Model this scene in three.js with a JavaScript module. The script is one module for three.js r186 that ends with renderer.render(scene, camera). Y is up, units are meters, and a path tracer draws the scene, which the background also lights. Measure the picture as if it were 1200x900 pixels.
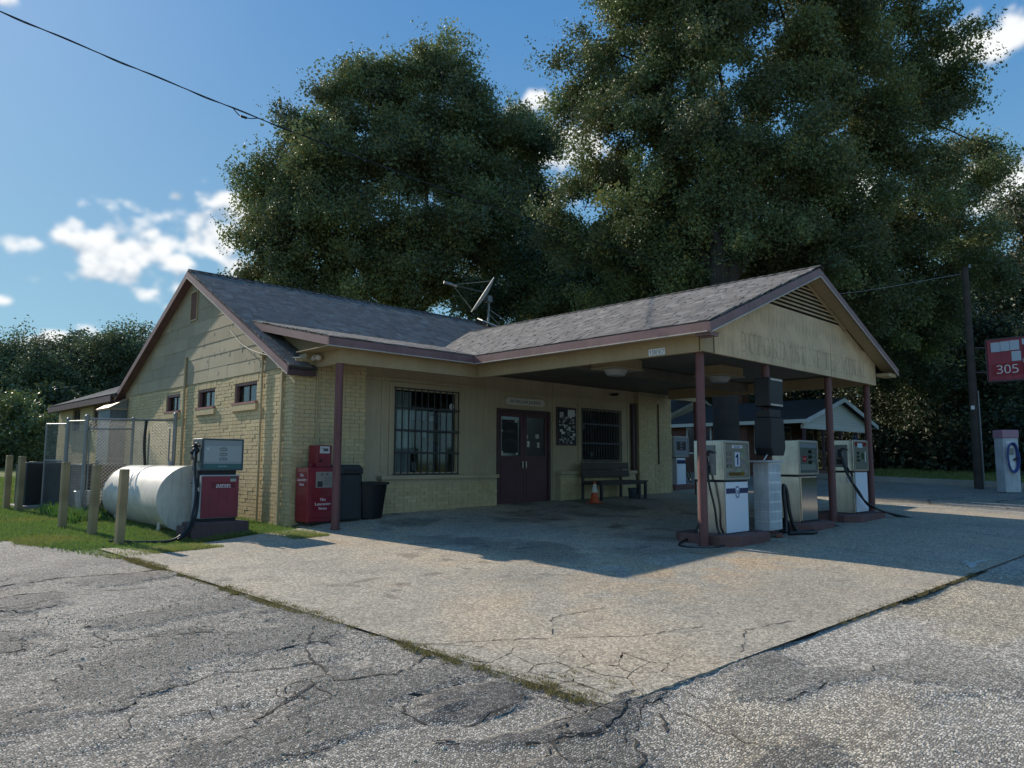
import * as THREE from 'three';
import { mergeGeometries } from 'three/addons/utils/BufferGeometryUtils.js';
import { RoundedBoxGeometry } from 'three/addons/geometries/RoundedBoxGeometry.js';

// ---------------------------------------------------------------- camera, sky, sun, exposure
const scene = new THREE.Scene();
const camera = new THREE.PerspectiveCamera(55.04, 4 / 3, 0.1, 3000);
camera.position.set(-6.214, 1.129, 11.836);
camera.up.set(-0.0764, 0.9944, 0.0736);
camera.lookAt(-6.214 + 0.6931, 1.129 + 0.1061, 11.836 - 0.7131);
camera.updateProjectionMatrix();
const renderer = new THREE.WebGLRenderer({ antialias: true });
renderer.setSize(1024, 768);
renderer.toneMapping = THREE.LinearToneMapping;
renderer.toneMappingExposure = 1.1;
renderer.shadowMap.enabled = true;

const SUN = new THREE.Vector3(-0.115, 1, -1.6).normalize();          // towards the sun: behind the store, a little to the left
const sun = new THREE.DirectionalLight(new THREE.Color().setRGB(1.0, 0.90, 0.76), 5.0);
sun.position.copy(SUN).multiplyScalar(90); sun.target.position.set(5, 0, 0);
sun.castShadow = true; sun.shadow.mapSize.set(4096, 4096); sun.shadow.radius = 1.2;
Object.assign(sun.shadow.camera, { left: -45, right: 45, top: 45, bottom: -45, near: 1, far: 220 });
scene.add(sun, sun.target);

// seeded random numbers and noise
function rng(seed) { let s = seed >>> 0; return () => { s = (s + 0x6d2b79f5) | 0; let t = Math.imul(s ^ (s >>> 15), 1 | s); t = (t + Math.imul(t ^ (t >>> 7), 61 | t)) ^ t; return ((t ^ (t >>> 14)) >>> 0) / 4294967296; }; }
const hash = (x, y, s = 0) => { let h = Math.imul(x | 0, 374761393) ^ Math.imul(y | 0, 668265263) ^ Math.imul(s | 0, 1274126177); h = Math.imul(h ^ (h >>> 13), 1274126177); return ((h ^ (h >>> 16)) >>> 0) / 4294967296; };
const mod = (a, n) => ((a % n) + n) % n, lerp = (a, b, t) => a + (b - a) * t, clamp = (v, a = 0, b = 1) => Math.min(b, Math.max(a, v));
const sstep = (a, b, v) => { const t = clamp((v - a) / (b - a)); return t * t * (3 - 2 * t); };
function vnoise(x, y, p = 1 << 20, s = 0) {
  const xi = Math.floor(x), yi = Math.floor(y), fx = x - xi, fy = y - yi, ux = fx * fx * (3 - 2 * fx), uy = fy * fy * (3 - 2 * fy);
  const h = (a, b) => hash(mod(a, p), mod(b, p), s);
  return lerp(lerp(h(xi, yi), h(xi + 1, yi), ux), lerp(h(xi, yi + 1), h(xi + 1, yi + 1), ux), uy);
}
function fbm(x, y, oct = 4, p = 1 << 20, s = 0) { let v = 0, a = 0.5, n = 0; for (let i = 0; i < oct; i++) { v += a * vnoise(x, y, p, s + i * 17); n += a; a *= 0.5; x *= 2; y *= 2; p *= 2; } return v / n; }

// the sky: blue afternoon air, paler low down and towards the sun, and scattered cumulus
(function makeSky() {
  const W = 2048, H = 1024, data = new Float32Array(W * H * 4), R = rng(7);
  const n3 = (x, y, z, s) => { const zi = Math.floor(z), f = z - zi, u = f * f * (3 - 2 * f); return lerp(vnoise(x, y, 1 << 20, s + zi * 31), vnoise(x, y, 1 << 20, s + (zi + 1) * 31), u); };
  const f3 = (x, y, z, o, s) => { let v = 0, a = 0.5, n = 0; for (let i = 0; i < o; i++) { v += a * n3(x, y, z, s + i * 7); n += a; a *= 0.5; x *= 2.05; y *= 2.05; z *= 2.05; } return v / n; };
  // cumulus clouds: [azimuth, elevation, half width, half height] in degrees
  const clouds = [[-73.2, 14.0, 7.0, 2.7], [-69.0, 15.2, 4.2, 2.2], [-77.0, 14.2, 3.2, 1.3], [-67.5, 12.2, 4, 1.2], [-42.5, 23.0, 4.2, 4.0], [-11.5, 26.6, 4.2, 1.9], [-71.1, 18.5, 0.6, 0.4], [-66.5, 18, 2.0, 1.6], [-81.4, 10.2, 1.0, 0.4], [-75, 7.6, 5, 1.0], [-82, 28.2, 0.9, 0.8], [-10, 17.5, 5, 2.5], [-30, 11, 7, 2.5], [-22, 19, 5, 2.2]];
  for (let i = 0; i < 46; i++) { const az = -180 + 360 * R(), el = 9 + 40 * R() * R(); if (az > -92 && az < 2) continue; clouds.push([az, el, 3 + 7 * R(), 1.5 + 2.2 * R()]); }
  for (let j = 0; j < H; j++) {
    const el = ((j + 0.5) / H - 0.5) * Math.PI, ce = Math.cos(el), y = Math.sin(el), elD = el * 180 / Math.PI;
    for (let i = 0; i < W; i++) {
      const az = ((i + 0.5) / W - 0.5) * 2 * Math.PI, x = ce * Math.cos(az), z = ce * Math.sin(az), azD = az * 180 / Math.PI;
      const ca = clamp(x * SUN.x + y * SUN.y + z * SUN.z, -1, 1), up = Math.max(0, y);
      const t = Math.pow(1 - up, 3);
      let r = lerp(0.05, 0.42, t), g = lerp(0.22, 0.72, t), b = lerp(0.55, 0.80, t);
      const gl = 0.18 * Math.pow(Math.max(0, ca), 16) + 0.03 * Math.pow(Math.max(0, ca), 3.2);
      r += gl * 1.0; g += gl * 1.02; b += gl * 0.95;
      if (y > 0.02) {
        let dens = -1, low = 0;
        for (const c of clouds) {
          let da = azD - c[0]; if (da > 180) da -= 360; if (da < -180) da += 360; da *= ce;
          const de = elD - c[1]; if (Math.abs(da) > c[2] * 1.9 || Math.abs(de) > c[3] * 2) continue;
          const e = Math.hypot(da / c[2], (de < 0 ? de * 1.35 : de) / c[3]);
          if (1.15 - e > dens) { dens = 1.15 - e; low = sstep(0.1, -0.9, de / c[3]); }
        }
        if (dens > -0.75) {
          const n = f3(x * 34, y * 50, z * 34, 6, 3), n2 = f3(x * 12 + 5, y * 16, z * 12, 4, 9);
          const d = sstep(0.10, 0.78, dens * 1.1 + (n - 0.5) * 2.9 + (n2 - 0.5) * 1.0);
          if (d > 0) {
            const n4 = f3(x * 34, (y + 0.016) * 50, z * 34, 5, 3), sh = clamp(0.80 + (n - n4) * 3.2 + (0.5 - n2) * 0.8 - 0.75 * low);
            const cr = lerp(0.44, 1.04, sh), cg = lerp(0.54, 1.05, sh), cb = lerp(0.66, 1.05, sh), a = d * 0.95;
            r = lerp(r, cr, a); g = lerp(g, cg, a); b = lerp(b, cb, a);
          }
        }
      }
      if (y < 0) { const k = clamp(-y * 6); r = lerp(r, 0.10, k); g = lerp(g, 0.11, k); b = lerp(b, 0.09, k); }
      const o = (j * W + i) * 4; data[o] = r * 0.91; data[o + 1] = g * 0.91; data[o + 2] = b * 0.91; data[o + 3] = 1;
    }
  }
  const sky = new THREE.DataTexture(data, W, H, THREE.RGBAFormat, THREE.FloatType);
  sky.mapping = THREE.EquirectangularReflectionMapping; sky.magFilter = sky.minFilter = THREE.LinearFilter; sky.wrapS = THREE.RepeatWrapping; sky.colorSpace = THREE.LinearSRGBColorSpace; sky.needsUpdate = true;
  scene.background = sky; scene.environment = sky;
})();

// ---------------------------------------------------------------- helpers
const V = (x, y, z) => new THREE.Vector3(x, y, z), PI = Math.PI;
const used = new Map();
function numbered(name) { const n = used.get(name) || 0; used.set(name, n + 1); return n ? name + '_' + String(n).padStart(3, '0') : name; }
// uv in metres from the position and the face's main direction
function metreUV(g) {
  if (g.index) g = g.toNonIndexed();
  const p = g.attributes.position, n = p.count, uv = new Float32Array(n * 2);
  const a = V(), b = V(), c = V();
  for (let i = 0; i < n; i += 3) {
    a.fromBufferAttribute(p, i); b.fromBufferAttribute(p, i + 1); c.fromBufferAttribute(p, i + 2);
    const nx = Math.abs((b.y - a.y) * (c.z - a.z) - (b.z - a.z) * (c.y - a.y)), ny = Math.abs((b.z - a.z) * (c.x - a.x) - (b.x - a.x) * (c.z - a.z)), nz = Math.abs((b.x - a.x) * (c.y - a.y) - (b.y - a.y) * (c.x - a.x));
    for (let k = 0; k < 3; k++) {
      const q = [a, b, c][k], j = (i + k) * 2;
      if (ny >= nx && ny >= nz) { uv[j] = q.x; uv[j + 1] = q.z; } else if (nx >= nz) { uv[j] = q.z; uv[j + 1] = q.y; } else { uv[j] = q.x; uv[j + 1] = q.y; }
    }
  }
  g.setAttribute('uv', new THREE.BufferAttribute(uv, 2));
  return g;
}
function clean(g) { if (g.index) g = g.toNonIndexed(); for (const k of Object.keys(g.attributes)) if (!['position', 'normal', 'uv', 'color'].includes(k)) g.deleteAttribute(k); return g; }
function merge(list) {
  list = list.map(clean); const col = list.some((g) => g.attributes.color);
  for (const g of list) { if (!g.attributes.uv) metreUV(g); if (col && !g.attributes.color) g.setAttribute('color', new THREE.BufferAttribute(new Float32Array(g.attributes.position.count * 3).fill(1), 3)); }
  return list.length > 1 ? mergeGeometries(list) : list[0];
}
function mesh(name, geo, mat, parent = scene, keepUV = false) {
  let g = Array.isArray(geo) ? merge(geo) : geo;
  if (!keepUV) g = metreUV(g);
  const m = new THREE.Mesh(g, mat); m.name = parent === scene ? numbered(name) : name; m.castShadow = m.receiveShadow = true; parent.add(m); return m;
}
function tag(o, label, category, group, kind) { if (label) o.userData.label = label; if (category) o.userData.category = category; if (group) o.userData.group = group; if (kind) o.userData.kind = kind; return o; }
function thing(name, label, category, [x, y, z] = [0, 0, 0], turn = 0, group) {
  const o = new THREE.Group(); o.name = numbered(name); scene.add(o); o.position.set(x, y, z); o.rotation.y = turn; return tag(o, label, category, group);
}
function part(name, parent) { const o = new THREE.Group(); o.name = name; parent.add(o); return o; }
const box = (w, h, d, x = 0, y = 0, z = 0) => new THREE.BoxGeometry(w, h, d).translate(x, y, z);
const bx = (x0, x1, y0, y1, z0, z1) => box(x1 - x0, y1 - y0, z1 - z0, (x0 + x1) / 2, (y0 + y1) / 2, (z0 + z1) / 2);
const rb = (x0, x1, y0, y1, z0, z1, r = 0.012, s = 2) => new RoundedBoxGeometry(x1 - x0, y1 - y0, z1 - z0, s, r).translate((x0 + x1) / 2, (y0 + y1) / 2, (z0 + z1) / 2);
const cyl = (r0, r1, h, x = 0, y = 0, z = 0, n = 16) => new THREE.CylinderGeometry(r1, r0, h, n).translate(x, y + h / 2, z);
function bar(a, b, r = 0.01, n = 6) { const d = b.clone().sub(a), L = d.length(); const g = new THREE.CylinderGeometry(r, r, L, n); g.translate(0, L / 2, 0); g.applyQuaternion(new THREE.Quaternion().setFromUnitVectors(V(0, 1, 0), d.normalize())); return g.translate(a.x, a.y, a.z); }
function tube(pts, r, seg = 24, n = 6, closed = false) { return new THREE.TubeGeometry(new THREE.CatmullRomCurve3(pts.map((p) => V(...p)), closed, 'centripetal'), seg, r, n, closed); }
function taper(pts, radii, n = 7) {   // a tube through pts whose radius follows radii
  const pos = [], idx = []; let prev = null;
  const cs = new THREE.CatmullRomCurve3(pts, false, 'centripetal');
  const S = Math.max(2, (pts.length - 1) * 3);
  for (let i = 0; i <= S; i++) {
    const t = i / S, c = cs.getPoint(t), d = cs.getTangent(t), rr = t * (radii.length - 1), k = Math.min(radii.length - 2, Math.floor(rr)), r = lerp(radii[k], radii[k + 1], rr - k);
    let u = prev ? prev.clone().addScaledVector(d, -prev.dot(d)) : V(d.z, d.x, d.y).cross(d); if (u.lengthSq() < 1e-6) u = V(1, 0, 0).cross(d); u.normalize(); prev = u; const w = d.clone().cross(u);
    for (let j = 0; j < n; j++) { const a = j / n * 2 * PI, ca = Math.cos(a) * r, sa = Math.sin(a) * r; pos.push(c.x + u.x * ca + w.x * sa, c.y + u.y * ca + w.y * sa, c.z + u.z * ca + w.z * sa); }
  }
  for (let i = 0; i < S; i++) for (let j = 0; j < n; j++) { const a = i * n + j, b = i * n + (j + 1) % n, c = a + n, d = b + n; idx.push(a, b, c, b, d, c); }
  const g = new THREE.BufferGeometry(); g.setAttribute('position', new THREE.Float32BufferAttribute(pos, 3)); g.setIndex(idx); g.computeVertexNormals(); return g;
}
function quadSlab(a, b, c, d, th) {   // a solid sheet: the four top corners, pushed th along the underside
  const n = b.clone().sub(a).cross(d.clone().sub(a)).normalize(); if (n.y < 0) n.negate();
  const P = [a, b, c, d], Q = P.map((p) => p.clone().addScaledVector(n, -th)), pos = [];
  const q = (p, r, s, t) => { for (const v of [p, r, s, p, s, t]) pos.push(v.x, v.y, v.z); };
  q(P[0], P[1], P[2], P[3]); q(Q[3], Q[2], Q[1], Q[0]);
  for (let i = 0; i < 4; i++) { const j = (i + 1) % 4; q(P[i], Q[i], Q[j], P[j]); }
  const g = new THREE.BufferGeometry(); g.setAttribute('position', new THREE.Float32BufferAttribute(pos, 3)); g.computeVertexNormals(); return g;
}
function shapeOf(pts, holes = []) { const s = new THREE.Shape(pts.map((p) => new THREE.Vector2(p[0], p[1]))); for (const h of holes) s.holes.push(new THREE.Path(h.map((p) => new THREE.Vector2(p[0], p[1])))); return s; }
const rect = (a0, a1, b0, b1) => [[a0, b0], [a1, b0], [a1, b1], [a0, b1]];
const extZ = (pts, z0, th, holes, bevel = 0) => new THREE.ExtrudeGeometry(shapeOf(pts, holes), bevel ? { depth: th - bevel * 2, bevelEnabled: true, bevelThickness: bevel, bevelSize: bevel, bevelOffset: -bevel, bevelSegments: 1 } : { depth: th, bevelEnabled: false }).translate(0, 0, z0 + bevel);
const extX = (ptsZY, x0, th, holes) => new THREE.ExtrudeGeometry(shapeOf(ptsZY, holes), { depth: th, bevelEnabled: false }).rotateY(-PI / 2).translate(x0, 0, 0);   // from x0 towards -x
const extY = (ptsXZ, y0, th) => new THREE.ExtrudeGeometry(shapeOf(ptsXZ.map((p) => [p[0], -p[1]])), { depth: th, bevelEnabled: false }).rotateX(-PI / 2).translate(0, y0, 0);   // from y0 upwards
function clipPoly(poly, inside) {   // clip by half planes given as [a,b,c]: a*u+b*v<=c
  for (const [a, b, c] of inside) {
    const out = []; for (let i = 0; i < poly.length; i++) { const p = poly[i], q = poly[(i + 1) % poly.length], dp = a * p[0] + b * p[1] - c, dq = a * q[0] + b * q[1] - c; if (dp <= 0) out.push(p); if ((dp < 0 && dq > 0) || (dp > 0 && dq < 0)) { const t = dp / (dp - dq); out.push([p[0] + (q[0] - p[0]) * t, p[1] + (q[1] - p[1]) * t]); } }
    poly = out; if (poly.length < 3) return [];
  }
  return poly;
}
// the lie of the land: it falls towards the street and towards the left
const soft = (v, lo, hi) => { const m = (lo + hi) / 2, h = (hi - lo) / 2; return m + h * Math.tanh((v - m) / h * 1.0); };
function G(x, z) {
  const zz = z < -18 ? -18 - 12 * Math.tanh((-18 - z) / 12) : z > 30 ? 30 + 12 * Math.tanh((z - 30) / 12) : z, xx = x > 26 ? 26 + 12 * Math.tanh((x - 26) / 12) : x < -26 ? -26 - 12 * Math.tanh((-26 - x) / 12) : x;
  return 0.026 * xx - 0.033 * zz - 0.085 * Math.exp(-(((x + 1.75) / 0.85) ** 2) - ((z - 0.05) / 0.75) ** 2) + (0.11 - 0.009 * clamp(x, 0, 11)) * sstep(-0.15, 0.5, x) * sstep(1.25, 0, z) * sstep(-9, -2, z);
}

// ---------------------------------------------------------------- textures
function dataTex(n, fn, srgb = true, repeat = 1) {
  const d = new Uint8Array(n * n * 4), enc = (v) => Math.round(255 * (srgb ? (v <= 0.0031308 ? v * 12.92 : 1.055 * Math.pow(v, 1 / 2.4) - 0.055) : v));
  for (let j = 0; j < n; j++) for (let i = 0; i < n; i++) { const c = fn(i / n, j / n, i, j), o = (j * n + i) * 4; for (let k = 0; k < 3; k++) d[o + k] = enc(clamp(Array.isArray(c) ? c[k] : c)); d[o + 3] = 255; }
  const t = new THREE.DataTexture(d, n, n); t.wrapS = t.wrapT = THREE.RepeatWrapping; t.magFilter = THREE.LinearFilter; t.minFilter = THREE.LinearMipmapLinearFilter; t.generateMipmaps = true;
  if (srgb) t.colorSpace = THREE.SRGBColorSpace; t.repeat.set(repeat, repeat); t.needsUpdate = true; return t;
}
function stones(n, cells, seed) {   // Voronoi aggregate: [tone of the nearest stone, height] fields on an n x n tile
  const tone = new Float32Array(n * n), ht = new Float32Array(n * n), k = n / cells;
  for (let j = 0; j < n; j++) for (let i = 0; i < n; i++) {
    const cx = Math.floor(i / k), cy = Math.floor(j / k); let d1 = 9e9, d2 = 9e9, id = 0;
    for (let b = -1; b <= 1; b++) for (let a = -1; a <= 1; a++) { const u = mod(cx + a, cells), v = mod(cy + b, cells), px = (cx + a + 0.1 + 0.8 * hash(u, v, seed)) * k, py = (cy + b + 0.1 + 0.8 * hash(u, v, seed + 1)) * k, dx = i - px, dy = j - py, d = dx * dx + dy * dy; if (d < d1) { d2 = d1; d1 = d; id = hash(u, v, seed + 2); } else if (d < d2) d2 = d; }
    const e = (Math.sqrt(d2) - Math.sqrt(d1)) / k; tone[j * n + i] = id; ht[j * n + i] = clamp(e * 2.4) * (0.45 + 0.55 * id);
  }
  return { tone, ht };
}
const agA = stones(1024, 150, 11), agB = stones(1024, 300, 23);
const at2 = (f, i, j) => f[j * 1024 + i];
const T = {
  asphalt: dataTex(1024, (u, v, i, j) => { const a = at2(agA.tone, i, j), h = at2(agA.ht, i, j), b = at2(agB.tone, i, j), n = fbm(u * 8, v * 8, 4, 8, 3); const k = sstep(0.1, 0.5, h); const s = lerp(0.13, 0.24 + 0.85 * a * a + 0.16 * b, k) * (0.8 + 0.4 * n); return [s * 1.01, s, s * 0.97]; }, true, 1 / 2.6),
  asphaltBump: dataTex(1024, (u, v, i, j) => 0.7 * at2(agA.ht, i, j) + 0.3 * at2(agB.ht, i, j), false, 1 / 2.6),
  concrete: dataTex(1024, (u, v, i, j) => { const a = at2(agB.tone, i, j), h = at2(agB.ht, i, j), n = fbm(u * 6, v * 6, 5, 6, 5); const s = lerp(0.50, 0.66 + 0.34 * a, sstep(0.08, 0.45, h)) * (0.8 + 0.4 * n); return [s * 1.0, s, s]; }, true, 1 / 2.9),
  concreteBump: dataTex(1024, (u, v, i, j) => 0.75 * at2(agB.ht, i, j) + 0.25 * at2(agA.ht, i, j), false, 1 / 2.9),
  paint: dataTex(512, (u, v) => { const s = fbm(u * 40, v * 3, 3, 3, 1), n = fbm(u * 6, v * 6, 5, 6, 2), f = fbm(u * 60, v * 60, 2, 60, 4); const k = 0.80 + 0.14 * s + 0.16 * (n - 0.5) + 0.10 * (f - 0.5); return [k, k * (0.985 + 0.03 * n), k * (0.96 + 0.05 * n)]; }, true, 1 / 2.2),
  fine: dataTex(256, (u, v) => fbm(u * 32, v * 32, 3, 32, 8), false, 1 / 0.5),
  wood: dataTex(256, (u, v) => { const g = fbm(u * 40 + 3 * fbm(u * 4, v * 3, 2, 4, 2), v * 2.0, 4, 2, 6), k = fbm(u * 3, v * 3, 3, 3, 9); const s = 0.55 + 0.4 * g + 0.25 * (k - 0.5); return [s, s * 0.98, s * 0.95]; }, true, 1 / 0.6),
  rust: dataTex(512, (u, v) => { const n = fbm(u * 5, v * 5, 5, 5, 12), s = fbm(u * 50, v * 2, 3, 2, 13); const k = sstep(0.5, 0.72, n * 0.6 + s * 0.4); const b = 0.86 + 0.16 * (fbm(u * 30, v * 30, 2, 30, 14) - 0.5); return [lerp(b, 0.66, k), lerp(b, 0.56, k), lerp(b, 0.45, k)]; }, true, 1 / 1.6),
  steel: dataTex(256, (u, v) => 0.22 + 0.30 * fbm(u * 4, v * 4, 4, 4, 15) + 0.10 * fbm(u * 2, v * 90, 2, 2, 16), false, 1 / 0.9),
  grime: dataTex(512, (u, v) => { const n = fbm(u * 7, v * 7, 5, 7, 31), s = fbm(u * 36, v * 4, 3, 4, 33), k = 0.72 + 0.4 * n - 0.18 * sstep(0.55, 0.8, s); return [k, k * 0.99, k * 0.96]; }, true, 1 / 1.3),
};
const std = (r, g, b, o = {}) => new THREE.MeshStandardMaterial({ color: new THREE.Color().setRGB(r, g, b), roughness: 0.75, side: THREE.DoubleSide, ...o });
const phy = (r, g, b, o = {}) => new THREE.MeshPhysicalMaterial({ color: new THREE.Color().setRGB(r, g, b), roughness: 0.6, side: THREE.DoubleSide, ...o });
const M = {
  beige: std(0.52, 0.415, 0.24, { map: T.paint, bumpMap: T.fine, bumpScale: 0.0012 }),
  beigeV: std(1, 1, 1, { map: T.paint, bumpMap: T.fine, bumpScale: 0.002, vertexColors: true }),
  wallBeige: std(0.52, 0.42, 0.275, { map: T.paint, bumpMap: T.fine, bumpScale: 0.001 }),
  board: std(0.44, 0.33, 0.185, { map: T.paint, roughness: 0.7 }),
  signboard: std(0.68, 0.50, 0.31, { map: T.grime, roughness: 0.75, bumpMap: T.fine, bumpScale: 0.0008 }),
  mauve: std(0.21, 0.115, 0.115, { map: T.grime, roughness: 0.55 }),
  mauveDark: std(0.095, 0.052, 0.058, { map: T.grime, roughness: 0.6 }),
  peel: std(0.55, 0.50, 0.44, { map: T.grime }),
  post: std(0.185, 0.075, 0.072, { map: T.rust, roughness: 0.6 }),
  shingle: std(1, 1, 1, { vertexColors: true, roughness: 0.95, bumpMap: T.fine, bumpScale: 0.002 }),
  roofBase: std(0.05, 0.05, 0.05, { roughness: 0.95 }),
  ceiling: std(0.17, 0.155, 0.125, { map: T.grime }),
  door: std(0.10, 0.034, 0.045, { map: T.grime, roughness: 0.5 }),
  doorGlass: phy(0.05, 0.05, 0.06, { roughness: 0.12, clearcoat: 0.5 }),
  glass: phy(0.75, 0.8, 0.8, { transmission: 1, thickness: 0, roughness: 0.05, ior: 1.45 }),
  iron: std(0.045, 0.045, 0.048, { roughness: 0.5 }),
  black: std(0.012, 0.012, 0.014, { roughness: 0.55 }),
  rubber: std(0.012, 0.012, 0.012, { roughness: 0.45 }),
  charcoal: std(0.02, 0.024, 0.028, { roughness: 0.5 }),
  steel: std(0.42, 0.415, 0.40, { metalness: 0.95, map: T.grime, roughness: 0.55, roughnessMap: T.steel }),
  steelV: std(0.42, 0.40, 0.36, { metalness: 0.9, roughness: 0.42 }),
  mirror: std(0.62, 0.60, 0.56, { metalness: 1, roughness: 0.14 }),
  galv: std(0.27, 0.285, 0.285, { metalness: 0.5, roughness: 0.5, map: T.grime }),
  galvDark: std(0.20, 0.21, 0.21, { metalness: 0.5, roughness: 0.5 }),
  white: std(0.72, 0.74, 0.76, { roughness: 0.4, map: T.grime }),
  panelWhite: std(0.70, 0.75, 0.82, { roughness: 0.35 }),
  paleGrey: std(0.50, 0.53, 0.56, { roughness: 0.5, map: T.grime }),
  blue: std(0.012, 0.022, 0.09, { roughness: 0.4 }),
  blueHose: std(0.03, 0.06, 0.22, { roughness: 0.5 }),
  red: std(0.24, 0.014, 0.028, { roughness: 0.42, map: T.grime }),
  redFaded: std(0.26, 0.035, 0.055, { roughness: 0.5, map: T.grime }),
  slate: std(0.055, 0.085, 0.105, { roughness: 0.45, map: T.grime }),
  islandRed: std(0.17, 0.085, 0.078, { map: T.grime, roughness: 0.85, bumpMap: T.fine, bumpScale: 0.003 }),
  islandMauve: std(0.125, 0.078, 0.078, { map: T.grime, roughness: 0.85, bumpMap: T.fine, bumpScale: 0.003 }),
  tank: std(0.68, 0.64, 0.56, { map: T.grime, roughness: 0.5 }),
  post4: std(0.40, 0.31, 0.17, { map: T.wood, roughness: 0.85 }),
  oldWood: std(0.10, 0.085, 0.075, { map: T.wood, roughness: 0.8 }),
  pole: std(0.075, 0.06, 0.05, { map: T.wood, roughness: 0.9 }),
  bark: std(0.075, 0.062, 0.05, { map: T.wood, roughness: 0.95, bumpMap: T.fine, bumpScale: 0.02 }),
  vinyl: std(0.62, 0.63, 0.58, { roughness: 0.6 }),
  brickHouse: std(0.16, 0.075, 0.055, { map: T.grime, roughness: 0.85 }),
  dark: std(0.02, 0.02, 0.022, { roughness: 0.7 }),
  interior: std(0.16, 0.15, 0.14, { roughness: 0.8 }),
  curtain: std(0.55, 0.57, 0.56, { roughness: 0.9, map: T.grime }),
  orange: std(0.62, 0.10, 0.025, { roughness: 0.55 }),
  kerb: std(0.42, 0.39, 0.34, { map: T.concrete, roughness: 0.9 }),
  linePaint: std(0.55, 0.55, 0.52, { roughness: 0.8, map: T.grime }),
};
// flat print: a thin sheet with a drawing, standing proud of what carries it
function print(name, w, h, draw, parent, [x, y, z], turn = 0, px = 256, o = {}) {
  const cv = document.createElement('canvas'); cv.width = px; cv.height = Math.max(16, Math.round(px * h / w)); const c = cv.getContext('2d'); draw(c, cv.width, cv.height);
  const t = new THREE.CanvasTexture(cv); t.colorSpace = THREE.SRGBColorSpace;
  const m = mesh(name, new THREE.PlaneGeometry(w, h), new THREE.MeshStandardMaterial({ map: t, roughness: 0.55, side: THREE.DoubleSide, ...o }), parent, true); m.position.set(x, y, z); m.rotation.y = turn; return m;
}
const fill = (c, col, x, y, w, h) => { c.fillStyle = col; c.fillRect(x, y, w, h); };
function words(c, txt, x, y, size, col, font = 'sans-serif', align = 'center', bold = true) { c.fillStyle = col; c.font = (bold ? 'bold ' : '') + Math.round(size) + 'px ' + font; c.textAlign = align; c.textBaseline = 'middle'; c.fillText(txt, x, y); }
// ---------------------------------------------------------------- the ground
const range = (a, b, s) => { const o = []; const n = Math.round((b - a) / s); for (let i = 0; i <= n; i++) o.push(a + (b - a) * i / n); return o; };
function sheet(xs, zs, yFn, colFn, keep, planes) {   // a sheet over a grid; cells may be dropped or clipped
  const pos = [], col = [], push = (p) => { pos.push(p[0], yFn(p[0], p[1]), p[1]); if (colFn) col.push(...colFn(p[0], p[1])); };
  for (let j = 0; j < zs.length - 1; j++) for (let i = 0; i < xs.length - 1; i++) {
    if (keep && !keep((xs[i] + xs[i + 1]) / 2, (zs[j] + zs[j + 1]) / 2)) continue;
    let p = [[xs[i], zs[j]], [xs[i], zs[j + 1]], [xs[i + 1], zs[j + 1]], [xs[i + 1], zs[j]]];
    if (planes) p = clipPoly(p, planes);
    for (let k = 1; k + 1 < p.length; k++) { push(p[0]); push(p[k]); push(p[k + 1]); }
  }
  const g = new THREE.BufferGeometry(); g.setAttribute('position', new THREE.Float32BufferAttribute(pos, 3)); if (colFn) g.setAttribute('color', new THREE.Float32BufferAttribute(col, 3)); g.computeVertexNormals();
  return g;
}
const grassEdge = (z) => -2.95 + (z - 1.3) * 0.31 + 0.16 * (fbm(z * 1.3 + 40, 3, 3) - 0.5) + 0.1 * (vnoise(z * 9, 1) - 0.5);
const inLot = (x, z) => { if (x > 22.4 || z > 70 || x < -70) return false; if (x > 11.8) return z > -16; if (x > 8.4 && z > -0.3) return true; return z > 1.3 || x < grassEdge(z) || (z > 0.1 && x < -1.7 && x < grassEdge(z) + 0.4); };
// one sheet of turf to the horizon
const groundXs = [...range(-600, -60, 90), ...range(-60, -14, 6).slice(1), ...range(-14, 2, 0.5).slice(1), ...range(2, 50, 3).slice(1), ...range(50, 600, 55).slice(1)];
const groundZs = [...range(-600, -66, 60), ...range(-66, -24, 3).slice(1), ...range(-24, 3, 0.5).slice(1), ...range(3, 60, 6).slice(1), ...range(60, 600, 90).slice(1)];
const matGrass = std(1, 1, 1, { vertexColors: true, roughness: 0.95, bumpMap: T.fine, bumpScale: 0.03 });
const ground = mesh('ground', sheet(groundXs, groundZs, (x, z) => G(x, z) - 0.05, (x, z) => { const n = fbm(x * 0.8, z * 0.8, 4), m = fbm(x * 0.16 + 9, z * 0.16, 3), d = sstep(0.56, 0.68, fbm(x * 1.7 + 30, z * 1.7, 3)); const s = 0.75 + 0.5 * n; return [lerp(lerp(0.10, 0.16, m), 0.20, d * 0.5) * s, lerp(lerp(0.15, 0.19, m), 0.17, d * 0.5) * s, lerp(0.035, 0.08, d * 0.5) * s]; }), matGrass);
tag(ground, null, null, null, 'structure');

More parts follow.
